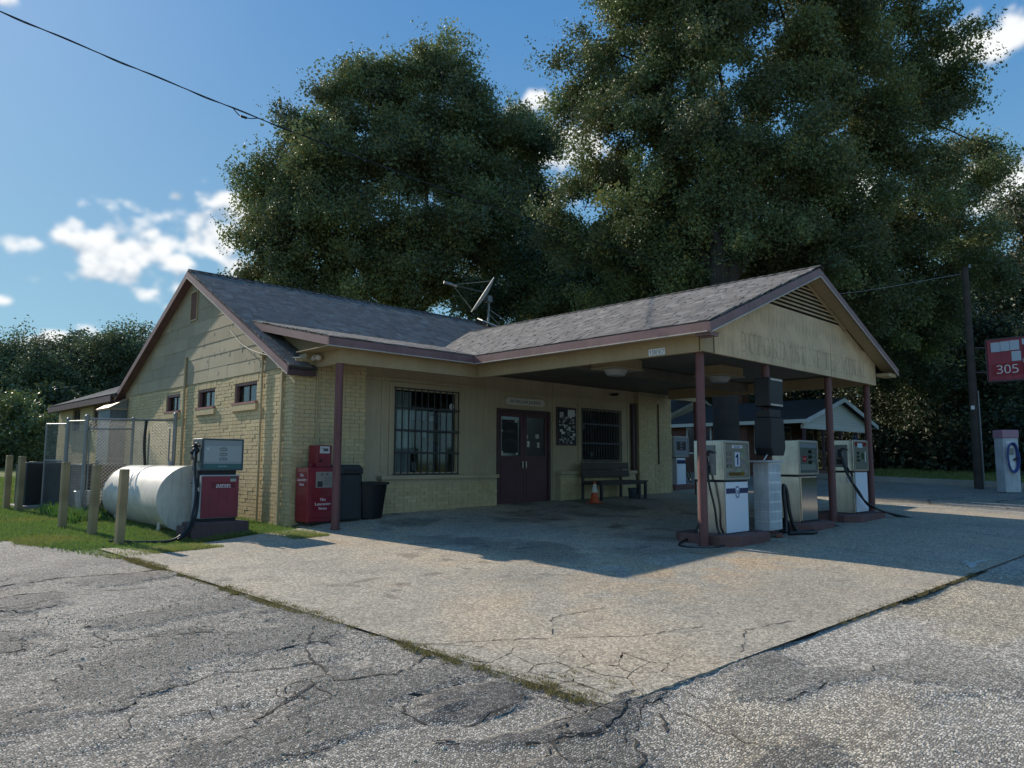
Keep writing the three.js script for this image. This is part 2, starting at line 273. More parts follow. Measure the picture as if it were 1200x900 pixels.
// worn asphalt lot
const patch = (x, z) => { const a = Math.hypot((x + 3.02) / 0.42, (z - 8.22) / 0.3) + 0.25 * (fbm(x * 5, z * 5, 3) - 0.5); const b = Math.abs((z - 8.95) + 0.55 * (x + 2.75) * (x + 2.75) - 0.02) / 0.17 + Math.abs(x + 2.95) / 1.0 + 0.5 * (fbm(x * 6 + 7, z * 6, 3) - 0.5); return Math.max(1 - sstep(0.85, 1.0, a), 0.85 * (1 - sstep(0.75, 1.05, b))); };
const crust = (x, z) => sstep(0.565, 0.60, fbm(x * 0.9 + 17, z * 1.5 + 4, 5)) * (1 - sstep(-1.2, 1.0, x)) * sstep(0.5, 3, z);
function asphaltColour(x, z) {
  const n = fbm(x * 0.55 + 3, z * 0.55, 5), m = fbm(x * 1.9, z * 1.9 + 8, 4), f = fbm(x * 5, z * 5 + 3, 3);
  let s = 0.325 + 0.13 * (n - 0.5) + 0.09 * (m - 0.5) + 0.06 * (f - 0.5);
  s *= lerp(1.2, 1.6, sstep(-3.1, -1.9, x) * sstep(8.7, 9.2, z));
  const tan = sstep(0.5, 0.7, fbm(x * 0.5 + 60, z * 0.8, 4));
  let c = [s * lerp(1.07, 1.15, tan), s * lerp(0.985, 1.0, tan), s * lerp(0.85, 0.76, tan)];
  const k = Math.max(0.6 * crust(x, z), patch(x, z)); c = c.map((v, i) => lerp(v, [0.17, 0.16, 0.145][i] * (0.8 + 0.5 * f), k));
  if (x > 13) { const q = 0.88; c = c.map((v) => v * q); }
  return c;
}
const asY = (x, z) => G(x, z) + 0.016 * (fbm(x * 0.7, z * 0.7, 3) - 0.5) - 0.012 + 0.016 * crust(x, z) + 0.022 * patch(x, z) - 0.02 * sstep(0.62, 0.75, fbm(x * 1.2 + 50, z * 1.2, 4)) * sstep(1.2, 2.2, z);
const aXs = [...range(-70, -10, 4), ...range(-10, -5, 0.18).slice(1), ...range(-5, 2, 0.07).slice(1), ...range(2, 6, 0.2).slice(1), ...range(6, 23, 0.55).slice(1)], aZs = [...range(-30, -6, 1), ...range(-6, -2.4, 0.16).slice(1), ...range(-2.4, 2, 0.09).slice(1), ...range(2, 11.6, 0.075).slice(1), ...range(11.6, 16, 0.5).slice(1), ...range(16, 70, 5).slice(1)];
const matAsphalt = std(1, 1, 1, { vertexColors: true, map: T.asphalt, bumpMap: T.asphaltBump, bumpScale: 0.007, roughness: 0.9 });
const asphalt = mesh('asphalt_lot', sheet(aXs, aZs, asY, (x, z) => asphaltColour(x, z).map((v) => v * 1.45), (x, z) => inLot(x, z) && !(-x + 0.063 * z < 2.9 && z - 0.045 * x < 8.9 && x < 13.3 && z > 0.6)), matAsphalt); tag(asphalt, null, null, null, 'structure');

// concrete forecourt: two bays, a cracked corner, dirt in the joints
const slabY = (x, z) => G(x, z) + 0.012;
const leftPlane = [-1, 0.063, 3.068], frontPlane = [-0.045, 1, 9.02], chord = [-2.1 / 2.689, 1.68 / 2.689, (2.1 * 2.68 + 1.68 * 6.9) / 2.689];
const stain = (x, z, cx, cz, rx, rz) => Math.exp(-(((x - cx) / rx) ** 2) - ((z - cz) / rz) ** 2);
const slabTex = dataTex(2048, (u, v, i, j) => {
  const x = -3.2 + u * 12.6, z = -1 + v * 12.6, a = at2(agB.tone, (i * 2) & 1023, (j * 2) & 1023), a2 = at2(agA.tone, (i * 2 + 311) & 1023, (j * 2 + 97) & 1023), n = fbm(x * 0.7, z * 0.7, 5, 1 << 20, 4), m = fbm(x * 2.6 + 9, z * 2.6, 4, 1 << 20, 6);
  let s = (0.40 + 0.72 * a * a + 0.50 * a2 * a2) * (0.80 + 0.42 * n) * (0.86 + 0.28 * m);
  const brown = clamp(0.35 * sstep(0.45, 0.7, n) + 0.75 * sstep(0.42, 0.62, m) * (stain(x, z, 0.2, 1.6, 2.2, 0.9) + stain(x, z, 2.6, 6.7, 2.6, 0.8)) + 0.3 * stain(x, z, 2, 6, 4, 3) * sstep(0.35, 0.6, m));
  const oil = sstep(0.5, 0.66, fbm(x * 1.1 + 30, z * 1.1, 4, 1 << 20, 9)) * sstep(0.3, 1.2, x) * sstep(6.2, 4.8, z);
  s *= 1 - 0.42 * oil; s *= 1.1 - 0.4 * sstep(0.72, 0.85, vnoise(x * 4.5, z * 4.5, 1 << 20, 41)) * sstep(0.5, 0.62, fbm(x * 0.8 + 4, z * 0.8 + 9, 3, 1 << 20, 43)) * sstep(6.6, 5.4, z); s *= 1 - 0.35 * sstep(0.1, 0.7, stain(x, z, 5.4, 5.9, 3.6, 0.7)) * sstep(0.35, 0.6, m); s *= 1 - 0.1 * sstep(0.6, 0.75, fbm(x * 4 + 3, z * 4, 3, 1 << 20, 19));
  return [0.415 * s * lerp(1, 1.10, brown), 0.37 * s * lerp(1, 0.92, brown), 0.288 * s * lerp(1, 0.74, brown)];
}, true, 1 / 12.6);
slabTex.offset.set(3.2 / 12.6, 1 / 12.6);
const matSlab = std(1.12, 1.12, 1.12, { map: slabTex, bumpMap: T.concreteBump, bumpScale: 0.006, roughness: 0.9 });
matSlab.color.setRGB(1, 1, 1);
const forecourt = new THREE.Group(); forecourt.name = numbered('concrete_forecourt'); scene.add(forecourt); tag(forecourt, null, null, null, 'structure');
const sXs = range(-3.1, 8.8, 0.35), sZs = [...range(-1, 1.5, 0.12), ...range(1.5, 9.5, 0.4).slice(1)];
const beside = (x, z) => x > 0.02 || z > 0.35;
mesh('slab_bay', sheet(sXs, sZs, slabY, null, beside, [leftPlane, frontPlane, chord, [1, 0.08, 4.72 + 0.08 * 9]]), matSlab, forecourt);
mesh('slab_bay', sheet(sXs, sZs, slabY, null, beside, [frontPlane, [-1, -0.08, -(4.735 + 0.08 * 9)], [1, 0.06, 8.3 + 0.06 * 9]]), matSlab, forecourt);
mesh('slab_bay', sheet(range(7.5, 13.6, 0.35), [...range(-0.4, 1.5, 0.12), ...range(1.5, 9.9, 0.4).slice(1)], slabY, null, null, [frontPlane, [-1, -0.06, -(8.315 + 0.06 * 9)], [1, 0.1, 14.0]]), matSlab, forecourt);
const matDirt = std(0.085, 0.065, 0.04, { roughness: 1, map: T.grime, bumpMap: T.fine, bumpScale: 0.01 });
mesh('joint_dirt', sheet(range(-3.2, 13.6, 0.4), range(0.35, 9.7, 0.4), (x, z) => G(x, z) - 0.014, null, null, [[-1, 0.063, 3.118], [-0.045, 1, 9.05]]), matDirt, forecourt);
(function cracks() {   // the broken corner: every fragment a plate of its own
  const R = rng(5), tri = [[-2.69, 6.88], [-2.5, 8.9], [-0.98, 8.98]], pts = [];
  for (let i = 0; i < 23; i++) { let a = R(), b = R(); if (a + b > 1) { a = 1 - a; b = 1 - b; } const k = 0.85; pts.push([tri[1][0] + (tri[0][0] - tri[1][0]) * a + (tri[2][0] - tri[1][0]) * b * k + 0, tri[1][1] + (tri[0][1] - tri[1][1]) * a + (tri[2][1] - tri[1][1]) * b]); }
  const planes = [leftPlane, frontPlane, [-chord[0], -chord[1], -chord[2]]];
  for (let it = 0; it < 2; it++) for (const p of pts) for (const q of pts) if (p !== q) { const dx = p[0] - q[0], dz = p[1] - q[1], d = Math.hypot(dx, dz); if (d < 0.2) { p[0] += dx / d * 0.03; p[1] += dz / d * 0.03; } }
  for (const p of pts) {
    let poly = clipPoly([[-4, 6], [-4, 10], [0, 10], [0, 6]], planes);
    for (const q of pts) { if (q === p) continue; const nx = q[0] - p[0], nz = q[1] - p[1], L = Math.hypot(nx, nz); poly = clipPoly(poly, [[nx / L, nz / L, (nx * (p[0] + q[0]) / 2 + nz * (p[1] + q[1]) / 2) / L - 0.002 - 0.007 * hash(Math.round(p[0] * 50), Math.round(q[0] * 50))]]); if (poly.length < 3) break; }
    if (poly.length < 3) continue;
    const rough = []; poly.forEach((a, i) => { const b = poly[(i + 1) % poly.length], L = Math.hypot(b[0] - a[0], b[1] - a[1]), n = Math.max(1, Math.round(L / 0.045)); for (let k = 0; k < n; k++) { const t = k / n; rough.push([lerp(a[0], b[0], t) + (k ? (R() - 0.5) * 0.018 : 0), lerp(a[1], b[1], t) + (k ? (R() - 0.5) * 0.018 : 0)]); } });
    const tilt = (R() - 0.5) * 0.012, tilt2 = (R() - 0.5) * 0.012, sink = R() * 0.002, g = extY(rough, -0.05, 0.05), pa = g.attributes.position;
    for (let i = 0; i < pa.count; i++) pa.setY(i, pa.getY(i) + slabY(pa.getX(i), pa.getZ(i)) - sink + tilt * (pa.getX(i) - p[0]) + tilt2 * (pa.getZ(i) - p[1]));
    g.computeVertexNormals(); mesh('slab_fragment', g, matSlab, forecourt);
  }
})();
function crackRibbon(pts, w, yFn, seed, lift = 0.005) {
  const R = rng(seed), pos = []; let P = [];
  for (let i = 0; i + 1 < pts.length; i++) { const [a, b] = [pts[i], pts[i + 1]], n = Math.max(2, Math.round(Math.hypot(b[0] - a[0], b[1] - a[1]) / 0.06)); for (let k = 0; k < n; k++) P.push([lerp(a[0], b[0], k / n) + (R() - 0.5) * 0.035, lerp(a[1], b[1], k / n) + (R() - 0.5) * 0.035]); }
  P.push(pts[pts.length - 1]);
  let prev = null; for (let i = 0; i + 1 < P.length; i++) { const dx = P[i + 1][0] - P[i][0], dz = P[i + 1][1] - P[i][1], L = Math.hypot(dx, dz) || 1, ww = w * (0.35 + R()) * (vnoise(i * 0.35, seed) > 0.3 ? 1 : 0.2); const l = [P[i][0] - dz / L * ww, P[i][1] + dx / L * ww], r = [P[i][0] + dz / L * ww, P[i][1] - dx / L * ww]; if (prev) for (const q of [prev[0], l, r, prev[0], r, prev[1]]) pos.push(q[0], yFn(q[0], q[1]) + lift, q[1]); prev = [l, r]; }
  const g = new THREE.BufferGeometry(); g.setAttribute('position', new THREE.Float32BufferAttribute(pos, 3)); g.computeVertexNormals(); return g;
}
const onSlab = (x, z) => [leftPlane, frontPlane].every(([a, b, c]) => a * x + b * z <= c) && x < 8.9;
function contour(f, level, x0, x1, z0, z1, st, w, yFn, seed) {   // broken dark edges along a contour of f
  const pos = [], R = rng(seed);
  for (let x = x0; x < x1; x += st) for (let z = z0; z < z1; z += st) {
    const a = f(x, z) - level, b = f(x + st, z) - level, c = f(x + st, z + st) - level, d = f(x, z + st) - level, P = [];
    if (a * b < 0) P.push([x + st * a / (a - b), z]); if (b * c < 0) P.push([x + st, z + st * b / (b - c)]); if (c * d < 0) P.push([x + st * d / (d - c), z + st]); if (d * a < 0) P.push([x, z + st * a / (a - d)]);
    if (P.length < 2 || onSlab(x, z) || !inLot(x, z) || fbm(x * 2.2 + 11, z * 2.2, 3) < 0.52) continue;
    const [p, q] = P, dx = q[0] - p[0], dz = q[1] - p[1], L = Math.hypot(dx, dz) || 1, ww = w * (0.3 + 1.2 * R()), nx = -dz / L * ww, nz = dx / L * ww;
    for (const v of [[p[0] - nx, p[1] - nz], [q[0] - nx, q[1] - nz], [q[0] + nx, q[1] + nz], [p[0] - nx, p[1] - nz], [q[0] + nx, q[1] + nz], [p[0] + nx, p[1] + nz]]) pos.push(v[0], yFn(v[0], v[1]) + 0.005, v[1]);
  }
  const g = new THREE.BufferGeometry(); g.setAttribute('position', new THREE.Float32BufferAttribute(pos, 3)); g.computeVertexNormals(); return g;
}
const matCrack = std(0.045, 0.04, 0.034, { roughness: 1 });
tag(mesh('cracks', [[[-2.9, 6.0], [-3.3, 6.6], [-3.5, 7.4]], [[-2.7, 7.3], [-3.1, 7.5], [-3.6, 7.3], [-4.2, 7.6]], [[-3.4, 8.45], [-3.15, 8.5], [-2.85, 8.45], [-2.7, 8.35]], [[-2.55, 9.35], [-2.4, 9.2], [-2.3, 9.1]], [[-3.6, 5.6], [-4.4, 5.2], [-5.0, 5.5]], [[-3.1, 3.5], [-3.8, 3.2], [-4.6, 3.5], [-5.4, 3.2]], [[-3.0, 2.5], [-3.9, 2.2], [-4.9, 2.4]], [[-3.3, 6.9], [-3.9, 6.6], [-4.6, 6.8]], [[-2.75, 9.25], [-3.0, 9.5], [-3.2, 9.45]], [[-3.0, 8.0], [-3.3, 7.9], [-3.5, 8.1], [-3.45, 8.4]], [[14, 7.5], [16, 6.8], [18, 7.1]], [[13, 6.2], [15, 5.5], [17, 5.9]], [[12.5, 9], [15, 8.2], [19, 8.8]]].map((p, i) => crackRibbon(p, i > 9 ? 0.03 : 0.009, asY, 20 + i)).concat([contour(crust, 0.5, -7, -0.5, 1.6, 10.8, 0.05, 0.0045, asY, 5), contour(patch, 0.5, -4.2, -1.8, 7.4, 9.9, 0.04, 0.0065, asY, 6), contour((x, z) => fbm(x * 2.4 + 90, z * 2.4, 4), 0.60, -6.5, -1.5, 2.5, 10.5, 0.05, 0.0035, asY, 7)]), matCrack, asphalt), null, null, null, 'stuff');
tag(mesh('slab_cracks', [[[-2.7, 7.0], [-1.9, 7.5], [-1.1, 8.1], [-0.4, 8.3]], [[-1.6, 7.6], [-1.2, 7.2], [-0.5, 7.3]], [[-0.9, 8.9], [-0.3, 8.6], [0.4, 8.75]], [[8.1, 9.2], [8.5, 7.6], [8.7, 6.6]], [[5.2, 4], [6.4, 4.2], [8.6, 3.9]], [[4.1, 3.2], [2.2, 3.1], [0.6, 3.3]]].map((p, i) => crackRibbon(p, 0.005, slabY, 50 + i, 0.004)), matCrack, forecourt), null, null, null, 'stuff');
// a splash of white paint on the slab edge
mesh('paint_splash', [[4.87, 9.0, 0.22, 0.06], [5.1, 9.02, 0.2, 0.035], [4.68, 9.06, 0.13, 0.04], [5.0, 8.9, 0.12, 0.03], [5.3, 9.05, 0.14, 0.03]].map(([x, z, a, b], k) => { const R = rng(90 + k), p = []; for (let i = 0; i < 14; i++) { const t = i / 14 * 2 * PI, r = 0.6 + 0.6 * R(); p.push([x + Math.cos(t) * a * r, z + Math.sin(t) * b * r]); } const g = extY(p, 0, 0.002), pa = g.attributes.position; for (let i = 0; i < pa.count; i++) pa.setY(i, pa.getY(i) + slabY(pa.getX(i), pa.getZ(i)) + 0.004); return g; }), M.linePaint, forecourt);

// kerb and worn white lines at the far side of the lot
function strip(a, b, w, h, lift) { const g = box(Math.hypot(b[0] - a[0], b[1] - a[1]), h, w, 0, h / 2, 0); const ang = -Math.atan2(b[1] - a[1], b[0] - a[0]), mx = (a[0] + b[0]) / 2, mz = (a[1] + b[1]) / 2; const s = 40, L = Math.hypot(b[0] - a[0], b[1] - a[1]); const gg = new THREE.BoxGeometry(L, h, w, s, 1, 1); gg.rotateY(ang).translate(mx, h / 2, mz); const p = gg.attributes.position; for (let i = 0; i < p.count; i++) p.setY(i, p.getY(i) + G(p.getX(i), p.getZ(i)) + lift); return gg; }
tag(mesh('kerb', strip([22.0, -14], [22.5, 40], 0.35, 0.28, -0.12), M.kerb), null, null, null, 'structure');
mesh('painted_line', strip([12.6, 5.6], [13.4, 9.5], 0.1, 0.004, 0.012), M.linePaint, asphalt); mesh('painted_line', strip([14.9, 6.5], [15.2, 10], 0.1, 0.004, 0.012), M.linePaint, asphalt); mesh('painted_line', strip([14.0, 6.2], [14.4, 9.0], 0.08, 0.004, 0.012), M.linePaint, asphalt);

// loose stones on the asphalt in front
function instanced(name, geo, mat, mats, cols, parent = scene) {
  const im = new THREE.InstancedMesh(geo, mat, mats.length); mats.forEach((m, i) => im.setMatrixAt(i, m)); if (cols) cols.forEach((c, i) => im.setColorAt(i, c)); im.name = parent === scene ? numbered(name) : name; im.castShadow = im.receiveShadow = true; parent.add(im); tag(im, null, null, null, 'stuff'); return im;
}
(function gravel() {
  const R = rng(77), mats = [], cols = [], q = new THREE.Quaternion(), e = new THREE.Euler(), c = new THREE.Color();
  const geo = new THREE.IcosahedronGeometry(1, 0); const p = geo.attributes.position; for (let i = 0; i < p.count; i++) { const k = 0.8 + 0.4 * hash(Math.round(p.getX(i) * 9), Math.round(p.getY(i) * 9), Math.round(p.getZ(i) * 9)); p.setXYZ(i, p.getX(i) * k, p.getY(i) * k * 0.7, p.getZ(i) * k); } geo.computeVertexNormals();
  while (mats.length < 22000) {
    const x = -6.5 + 9 * R(), z = 4 + 7 * R(); if (onSlab(x, z) || !inLot(x, z) || patch(x, z) > 0.5) continue;
    const dens = 0.35 + 0.65 * sstep(0.42, 0.6, fbm(x * 1.4 + 5, z * 1.4, 4)); if (R() > dens) continue;
    const s = 0.0028 + 0.005 * R() * R() + (R() < 0.01 ? 0.006 : 0);
    q.setFromEuler(e.set(R() * 6, R() * 6, R() * 6)); mats.push(new THREE.Matrix4().compose(V(x, asY(x, z) + s * 0.25, z), q, V(s, s, s)));
    const v = 0.22 + 0.34 * R(); cols.push(c.clone().setRGB(v * 1.1, v * 0.97, v * (0.66 + 0.14 * R())));
  }
  const g = instanced('gravel', geo, std(1, 1, 1, { roughness: 0.9 }), mats, cols); tag(g, 'loose grey gravel scattered over the worn asphalt in front', 'gravel');
})();
// grass: blades in tufts
function tuft(n, h, spread, seed, bend = 0.4) {
  const R = rng(seed), pos = []; for (let i = 0; i < n; i++) { const a = R() * 6.28, r = spread * Math.sqrt(R()), x = Math.cos(a) * r, z = Math.sin(a) * r, hh = h * (0.5 + 0.7 * R()), b = R() * 6.28, bx_ = Math.cos(b) * hh * bend * (0.4 + R()), bz = Math.sin(b) * hh * bend * (0.4 + R()), w = 0.0035 + 0.002 * R(), px = -Math.sin(b) * w, pz = Math.cos(b) * w; pos.push(x - px, 0, z - pz, x + px, 0, z + pz, x + bx_ * 0.4 + px * 0.7, hh * 0.6, z + bz * 0.4 + pz * 0.7, x - px, 0, z - pz, x + bx_ * 0.4 + px * 0.7, hh * 0.6, z + bz * 0.4 + pz * 0.7, x + bx_, hh, z + bz); }
  const g = new THREE.BufferGeometry(); g.setAttribute('position', new THREE.Float32BufferAttribute(pos, 3)); g.computeVertexNormals(); return metreUV(g);
}
const matBlade = phy(0.9, 0.95, 0.9, { roughness: 0.9, transmission: 0.5, thickness: 0 });
(function lawn() {
  const R = rng(31), mats = [], cols = [], q = new THREE.Quaternion(), up = V(0, 1, 0);
  const add = (x, z, s) => { q.setFromAxisAngle(up, R() * 6.28); mats.push(new THREE.Matrix4().compose(V(x, G(x, z) - 0.05, z), q, V(s, s * (0.7 + 0.6 * R()), s))); const d = sstep(0.45, 0.65, fbm(x * 0.9, z * 0.9, 3)) * 0.6 + 0.35 * R(); cols.push(new THREE.Color().setRGB(lerp(0.15, 0.30, d), lerp(0.26, 0.29, d), lerp(0.05, 0.075, d))); };
  let k = 0; while (mats.length < 52000 && k++ < 400000) { const t = R(), z = 1.25 - 20 * t * t, x = grassEdge(z) - 0.12 + (0.1 - grassEdge(z)) * R() * (z < -9 ? 1.6 : 1); if (z > -9.2 && x > -0.03) continue; if (inLot(x, z) && R() > 0.12) continue; if (x > -1.75 && z > -0.05 && x < -0.55) continue; add(x, z, 1); }
  for (let i = 0; i < 5000; i++) { const x = 23 + 14 * R(), z = -3 + 22 * R(); add(x, z, 2.2); }
  tag(instanced('lawn_grass', tuft(9, 0.075, 0.075, 3), matBlade, mats, cols), 'mown green lawn grass around the fenced yard', 'grass');
  const m2 = [], c2 = []; const put = (x, z, s, y, hot) => { q.setFromAxisAngle(up, R() * 6.28); m2.push(new THREE.Matrix4().compose(V(x, y, z), q, V(s, s * (0.6 + 0.8 * R()), s))); c2.push(new THREE.Color().setRGB(lerp(0.12, 0.24, hot), lerp(0.15, 0.18, hot), lerp(0.035, 0.06, hot))); };
  for (let i = 0; i < 2600; i++) { const z = 1.3 + 7.6 * R(), dens = sstep(0.40, 0.55, fbm(z * 1.1 + 4, 7, 3)); if (R() > dens * (z < 4 ? 0.9 : 0.45) + 0.06) continue; const x = -3.068 + 0.063 * z + (R() - 0.55) * 0.10 * (0.5 + dens); put(x, z, 0.28 + 0.34 * R(), G(x, z) - 0.005, 0.4 + 0.6 * R()); }
  for (let i = 0; i < 420; i++) { const x = -2.5 + 7 * R(), dens = sstep(0.5, 0.62, fbm(x * 0.8 + 40, 2, 3)) + sstep(1.6, 2.2, x) * sstep(3.8, 3.0, x); if (R() > dens) continue; const z = 9.02 + 0.045 * x + (R() - 0.4) * 0.07; put(x, z, 0.25 + 0.25 * R(), G(x, z), 0.7 + 0.3 * R()); }
  for (let i = 0; i < 70; i++) { const a = R(), x = -2.62 + 0.5 * a + (R() - 0.5) * 0.06, z = 8.2 + 0.7 * R() ; put(x, z, 0.3 + 0.25 * R(), G(x, z), 0.9); }
  tag(instanced('joint_weeds', tuft(10, 0.06, 0.05, 9, 0.8), matBlade, m2, c2), 'low yellowish weeds growing along the concrete joint', 'weeds');
  const m3 = [], c3 = []; for (let i = 0; i < 520; i++) { const z = -3.0 - 2.6 * R(), x = -2.6 + 1.5 * R(); if (z > -3.7 && x > -2.05) continue; q.setFromAxisAngle(up, R() * 6.28); m3.push(new THREE.Matrix4().compose(V(x, G(x, z) - 0.05, z), q, V(1, 0.6 + 0.8 * R(), 1))); c3.push(new THREE.Color().setRGB(0.07 + 0.05 * R(), 0.15 + 0.05 * R(), 0.03)); }
  tag(instanced('tall_grass', tuft(12, 0.19, 0.09, 19, 0.5), matBlade, m3, c3), 'taller uncut grass under the chain link fence', 'grass');
})();
// ---------------------------------------------------------------- the store
const store = thing('store_building', 'beige painted brick filling station store with shingled roof and drive-through canopy', 'store');
const RIDGE_Y = 5.34, RIDGE_Z = -4.7, MS = 0.528;                       // main roof: ridge along x
const mainY = (z) => RIDGE_Y - MS * Math.abs(z - RIDGE_Z);
const shedY = (z) => 3.19 + 0.22 * (1.12 - z);                          // porch roof, flatter
const SHED_Z = (() => { let z = -4; while (mainY(z) > shedY(z)) z += 0.01; return z; })();
const CX0 = 3.14, CX1 = 10.76, CXM = 6.95, CS = 0.394, CE = 3.18;       // canopy roof: ridge along z
const canY = (x) => CE + CS * (3.81 - Math.abs(x - CXM));
const frontRoofY = (z) => Math.max(mainY(z), z > SHED_Z ? shedY(z) : -9);

// --- brickwork: painted bricks, the joints set back
const brickTone = (R) => { const k = 0.90 + 0.18 * R(), w = R(); return [0.63 * k, (0.49 + 0.015 * w) * k, (0.26 + 0.03 * w) * k]; };
const COURSE = 0.0711, BL = 0.205;
const brickVar = [0, 1, 2, 3].map((i) => std(...brickTone(rng(i * 7 + 3)), { map: T.paint, bumpMap: T.fine, bumpScale: 0.002 }));
function brickwork(place, w0, w1, y0, y1, holes, seed, near, parent) {   // place(u0,u1,v0,v1,proud) -> geometry
  const R = rng(seed), rest = []; let singles = 0, row = 0;
  for (let y = y0; y < y1 - 0.02; y += COURSE, row++) {
    const top = Math.min(y1, y + COURSE) - 0.008; let u = w0 - (row % 2 ? BL / 2 : 0);
    const basket = row > 6 && row < 11;
    while (u < w1 - 0.03) {
      const L = (hash(Math.round(u * 9), row, seed) < 0.06 ? BL / 2 : BL), a = Math.max(w0, u), b = Math.min(w1, u + L) - 0.008; u += L; if (b - a < 0.035) continue;
      let segs = [[a, b]];
      for (const h of holes) if (top > h[2] && y < h[3]) segs = segs.flatMap(([p, q]) => { const o = []; if (q <= h[0] || p >= h[1]) return [[p, q]]; if (p < h[0]) o.push([p, h[0]]); if (q > h[1]) o.push([h[1], q]); return o; });
      for (const [p, q] of segs) {
        if (q - p < 0.02) continue; const pr = 0.009 + 0.006 * R(), g = place(p, q, y, top, pr), tone = brickTone(R);
        if (near && singles < 150 && near(p, y)) { mesh('brick', g, brickVar[Math.floor(R() * 4)], parent); singles++; } else { const n = g.attributes.position.count, c = new Float32Array(n * 3); for (let i = 0; i < n; i++) c.set(tone, i * 3); g.setAttribute('color', new THREE.BufferAttribute(c, 3)); rest.push(metreUV(g)); }
      }
    }
  }
  if (rest.length) tag(mesh('brickwork', rest, M.beigeV, parent), null, null, null, 'stuff');
}
const placeX = (x) => (u0, u1, v0, v1, pr) => bx(x - pr, x + 0.004, v0, v1, u0, u1);          // wall facing -x, u runs along z
const placeZ = (z) => (u0, u1, v0, v1, pr) => bx(u0, u1, v0, v1, z - 0.004, z + pr);          // wall facing +z, u runs along x

// --- gable wall, facing left
const gw = [[-6.17, -5.32, 2.26, 2.66], [-4.29, -3.39, 2.26, 2.66], [-2.44, -1.46, 2.26, 2.66]];
const gableWall = part('gable_wall', store);
const gableTop = (z) => mainY(z) - 0.09;
mesh('wall', extX([[-9.15, -0.3], [-0.004, -0.3], [-0.004, gableTop(0)], [RIDGE_Z, gableTop(RIDGE_Z)], [-9.15, gableTop(-9.15)]], 0.2, 0.2, gw.map((h) => rect(h[0], h[1], h[2], h[3]))), M.beige, gableWall);
const sills = gw.map((h) => [h[0] - 0.06, h[1] + 0.06, h[2] - 0.15, h[2]]), heads = [[-2.5, -1.4, 2.66, 2.80], [-4.35, -3.33, 2.66, 2.80]];
brickwork(placeX(0), -9.15, -0.002, -0.2, 2.81, [...gw, ...sills, ...heads], 41, (u, y) => u > -1.6 && y > 0.25 && y < 1.9, gableWall);
for (const h of heads) for (let z = h[0]; z < h[1] - 0.03; z += 0.073) mesh('soldier_brick', bx(-0.012 - 0.004 * hash(Math.round(z * 40), 1), 0, h[2] + 0.004, h[3] - 0.006, z, z + 0.065), brickVar[Math.floor(hash(Math.round(z * 33), 3) * 4)], gableWall);
sills.forEach((h) => { for (let z = h[0]; z < h[1] - 0.03; z += 0.073) mesh('sill_brick', bx(-0.055, 0, h[2], h[3] - 0.03, z, Math.min(h[1], z + 0.067)), brickVar[Math.floor(hash(Math.round(z * 31), 5) * 4)], gableWall); });
(function siding() {   // big painted siding sheets in courses up the gable
  const R = rng(12), rows = []; for (let y = 2.815; y < 5.3; y += 0.272) rows.push(y);
  const inside = [[MS, 1, gableTop(RIDGE_Z) + MS * RIDGE_Z], [-MS, 1, gableTop(RIDGE_Z) - MS * RIDGE_Z]];
  const tones = [0, 1, 2, 3].map((i) => std(0.40 * (0.9 + 0.08 * i), 0.34 * (0.9 + 0.08 * i), 0.225 * (0.9 + 0.08 * i), { map: T.paint, bumpMap: T.paint, bumpScale: 0.004 }));
  const vent = rect(-4.86, -4.52, 4.27, 4.88);
  rows.forEach((y, r) => {
    let z = -9.2 - R() * 0.8; while (z < 0) {
      const L = 0.95 + (R() < 0.5 ? 0.3 : 0) ; const p = clipPoly([[z + 0.003, y], [z + L - 0.003, y], [z + L - 0.003, y + 0.285], [z + 0.003, y + 0.285]], [...inside, [1, 0, -0.01], [-1, 0, 9.14]]);
      if (p.length > 2) { const x = -0.006; const g = extX(p, x, 0.008); const pa = g.attributes.position, wob = R() * 0.004; for (let i = 0; i < pa.count; i++) pa.setX(i, pa.getX(i) - 0.007 * (1 - (pa.getY(i) - y) / 0.285) - wob); g.computeVertexNormals(); mesh('siding_sheet', g, tones[Math.floor(R() * 4)], gableWall); }
      z += L;
    }
  });
  const vp = part('gable_vent', store); mesh('frame', [bx(-0.05, -0.012, 4.24, 4.27, -4.88, -4.5), bx(-0.05, -0.012, 4.88, 4.91, -4.88, -4.5), bx(-0.05, -0.012, 4.27, 4.88, -4.88, -4.86), bx(-0.05, -0.012, 4.27, 4.88, -4.52, -4.5)], M.beige, vp); mesh('backing', bx(-0.022, -0.018, 4.27, 4.88, -4.86, -4.52), M.mauveDark, vp);
  for (let i = 0; i < 11; i++) { const g = box(0.006, 0.05, 0.34); g.rotateZ(0.6).translate(-0.036, 4.30 + i * 0.054, -4.69); mesh('slat', g, M.mauve, vp); }
  // flakes of bare siding where paint has come off
  const fl = []; for (let i = 0; i < 34; i++) { const z = -7.5 + 6.5 * R(), y = 2.9 + (gableTop(z) - 3.1) * R() * 0.9; const w = 0.012 + 0.03 * R(), h = 0.03 + 0.09 * R(); fl.push(extX([[z, y], [z + w, y + 0.01], [z + w * 0.8, y + h], [z + w * 0.2, y + h * 0.8]], -0.022, 0.003)); }
  tag(mesh('paint_flakes', fl, M.peel, gableWall), null, null, null, 'stuff');
})();
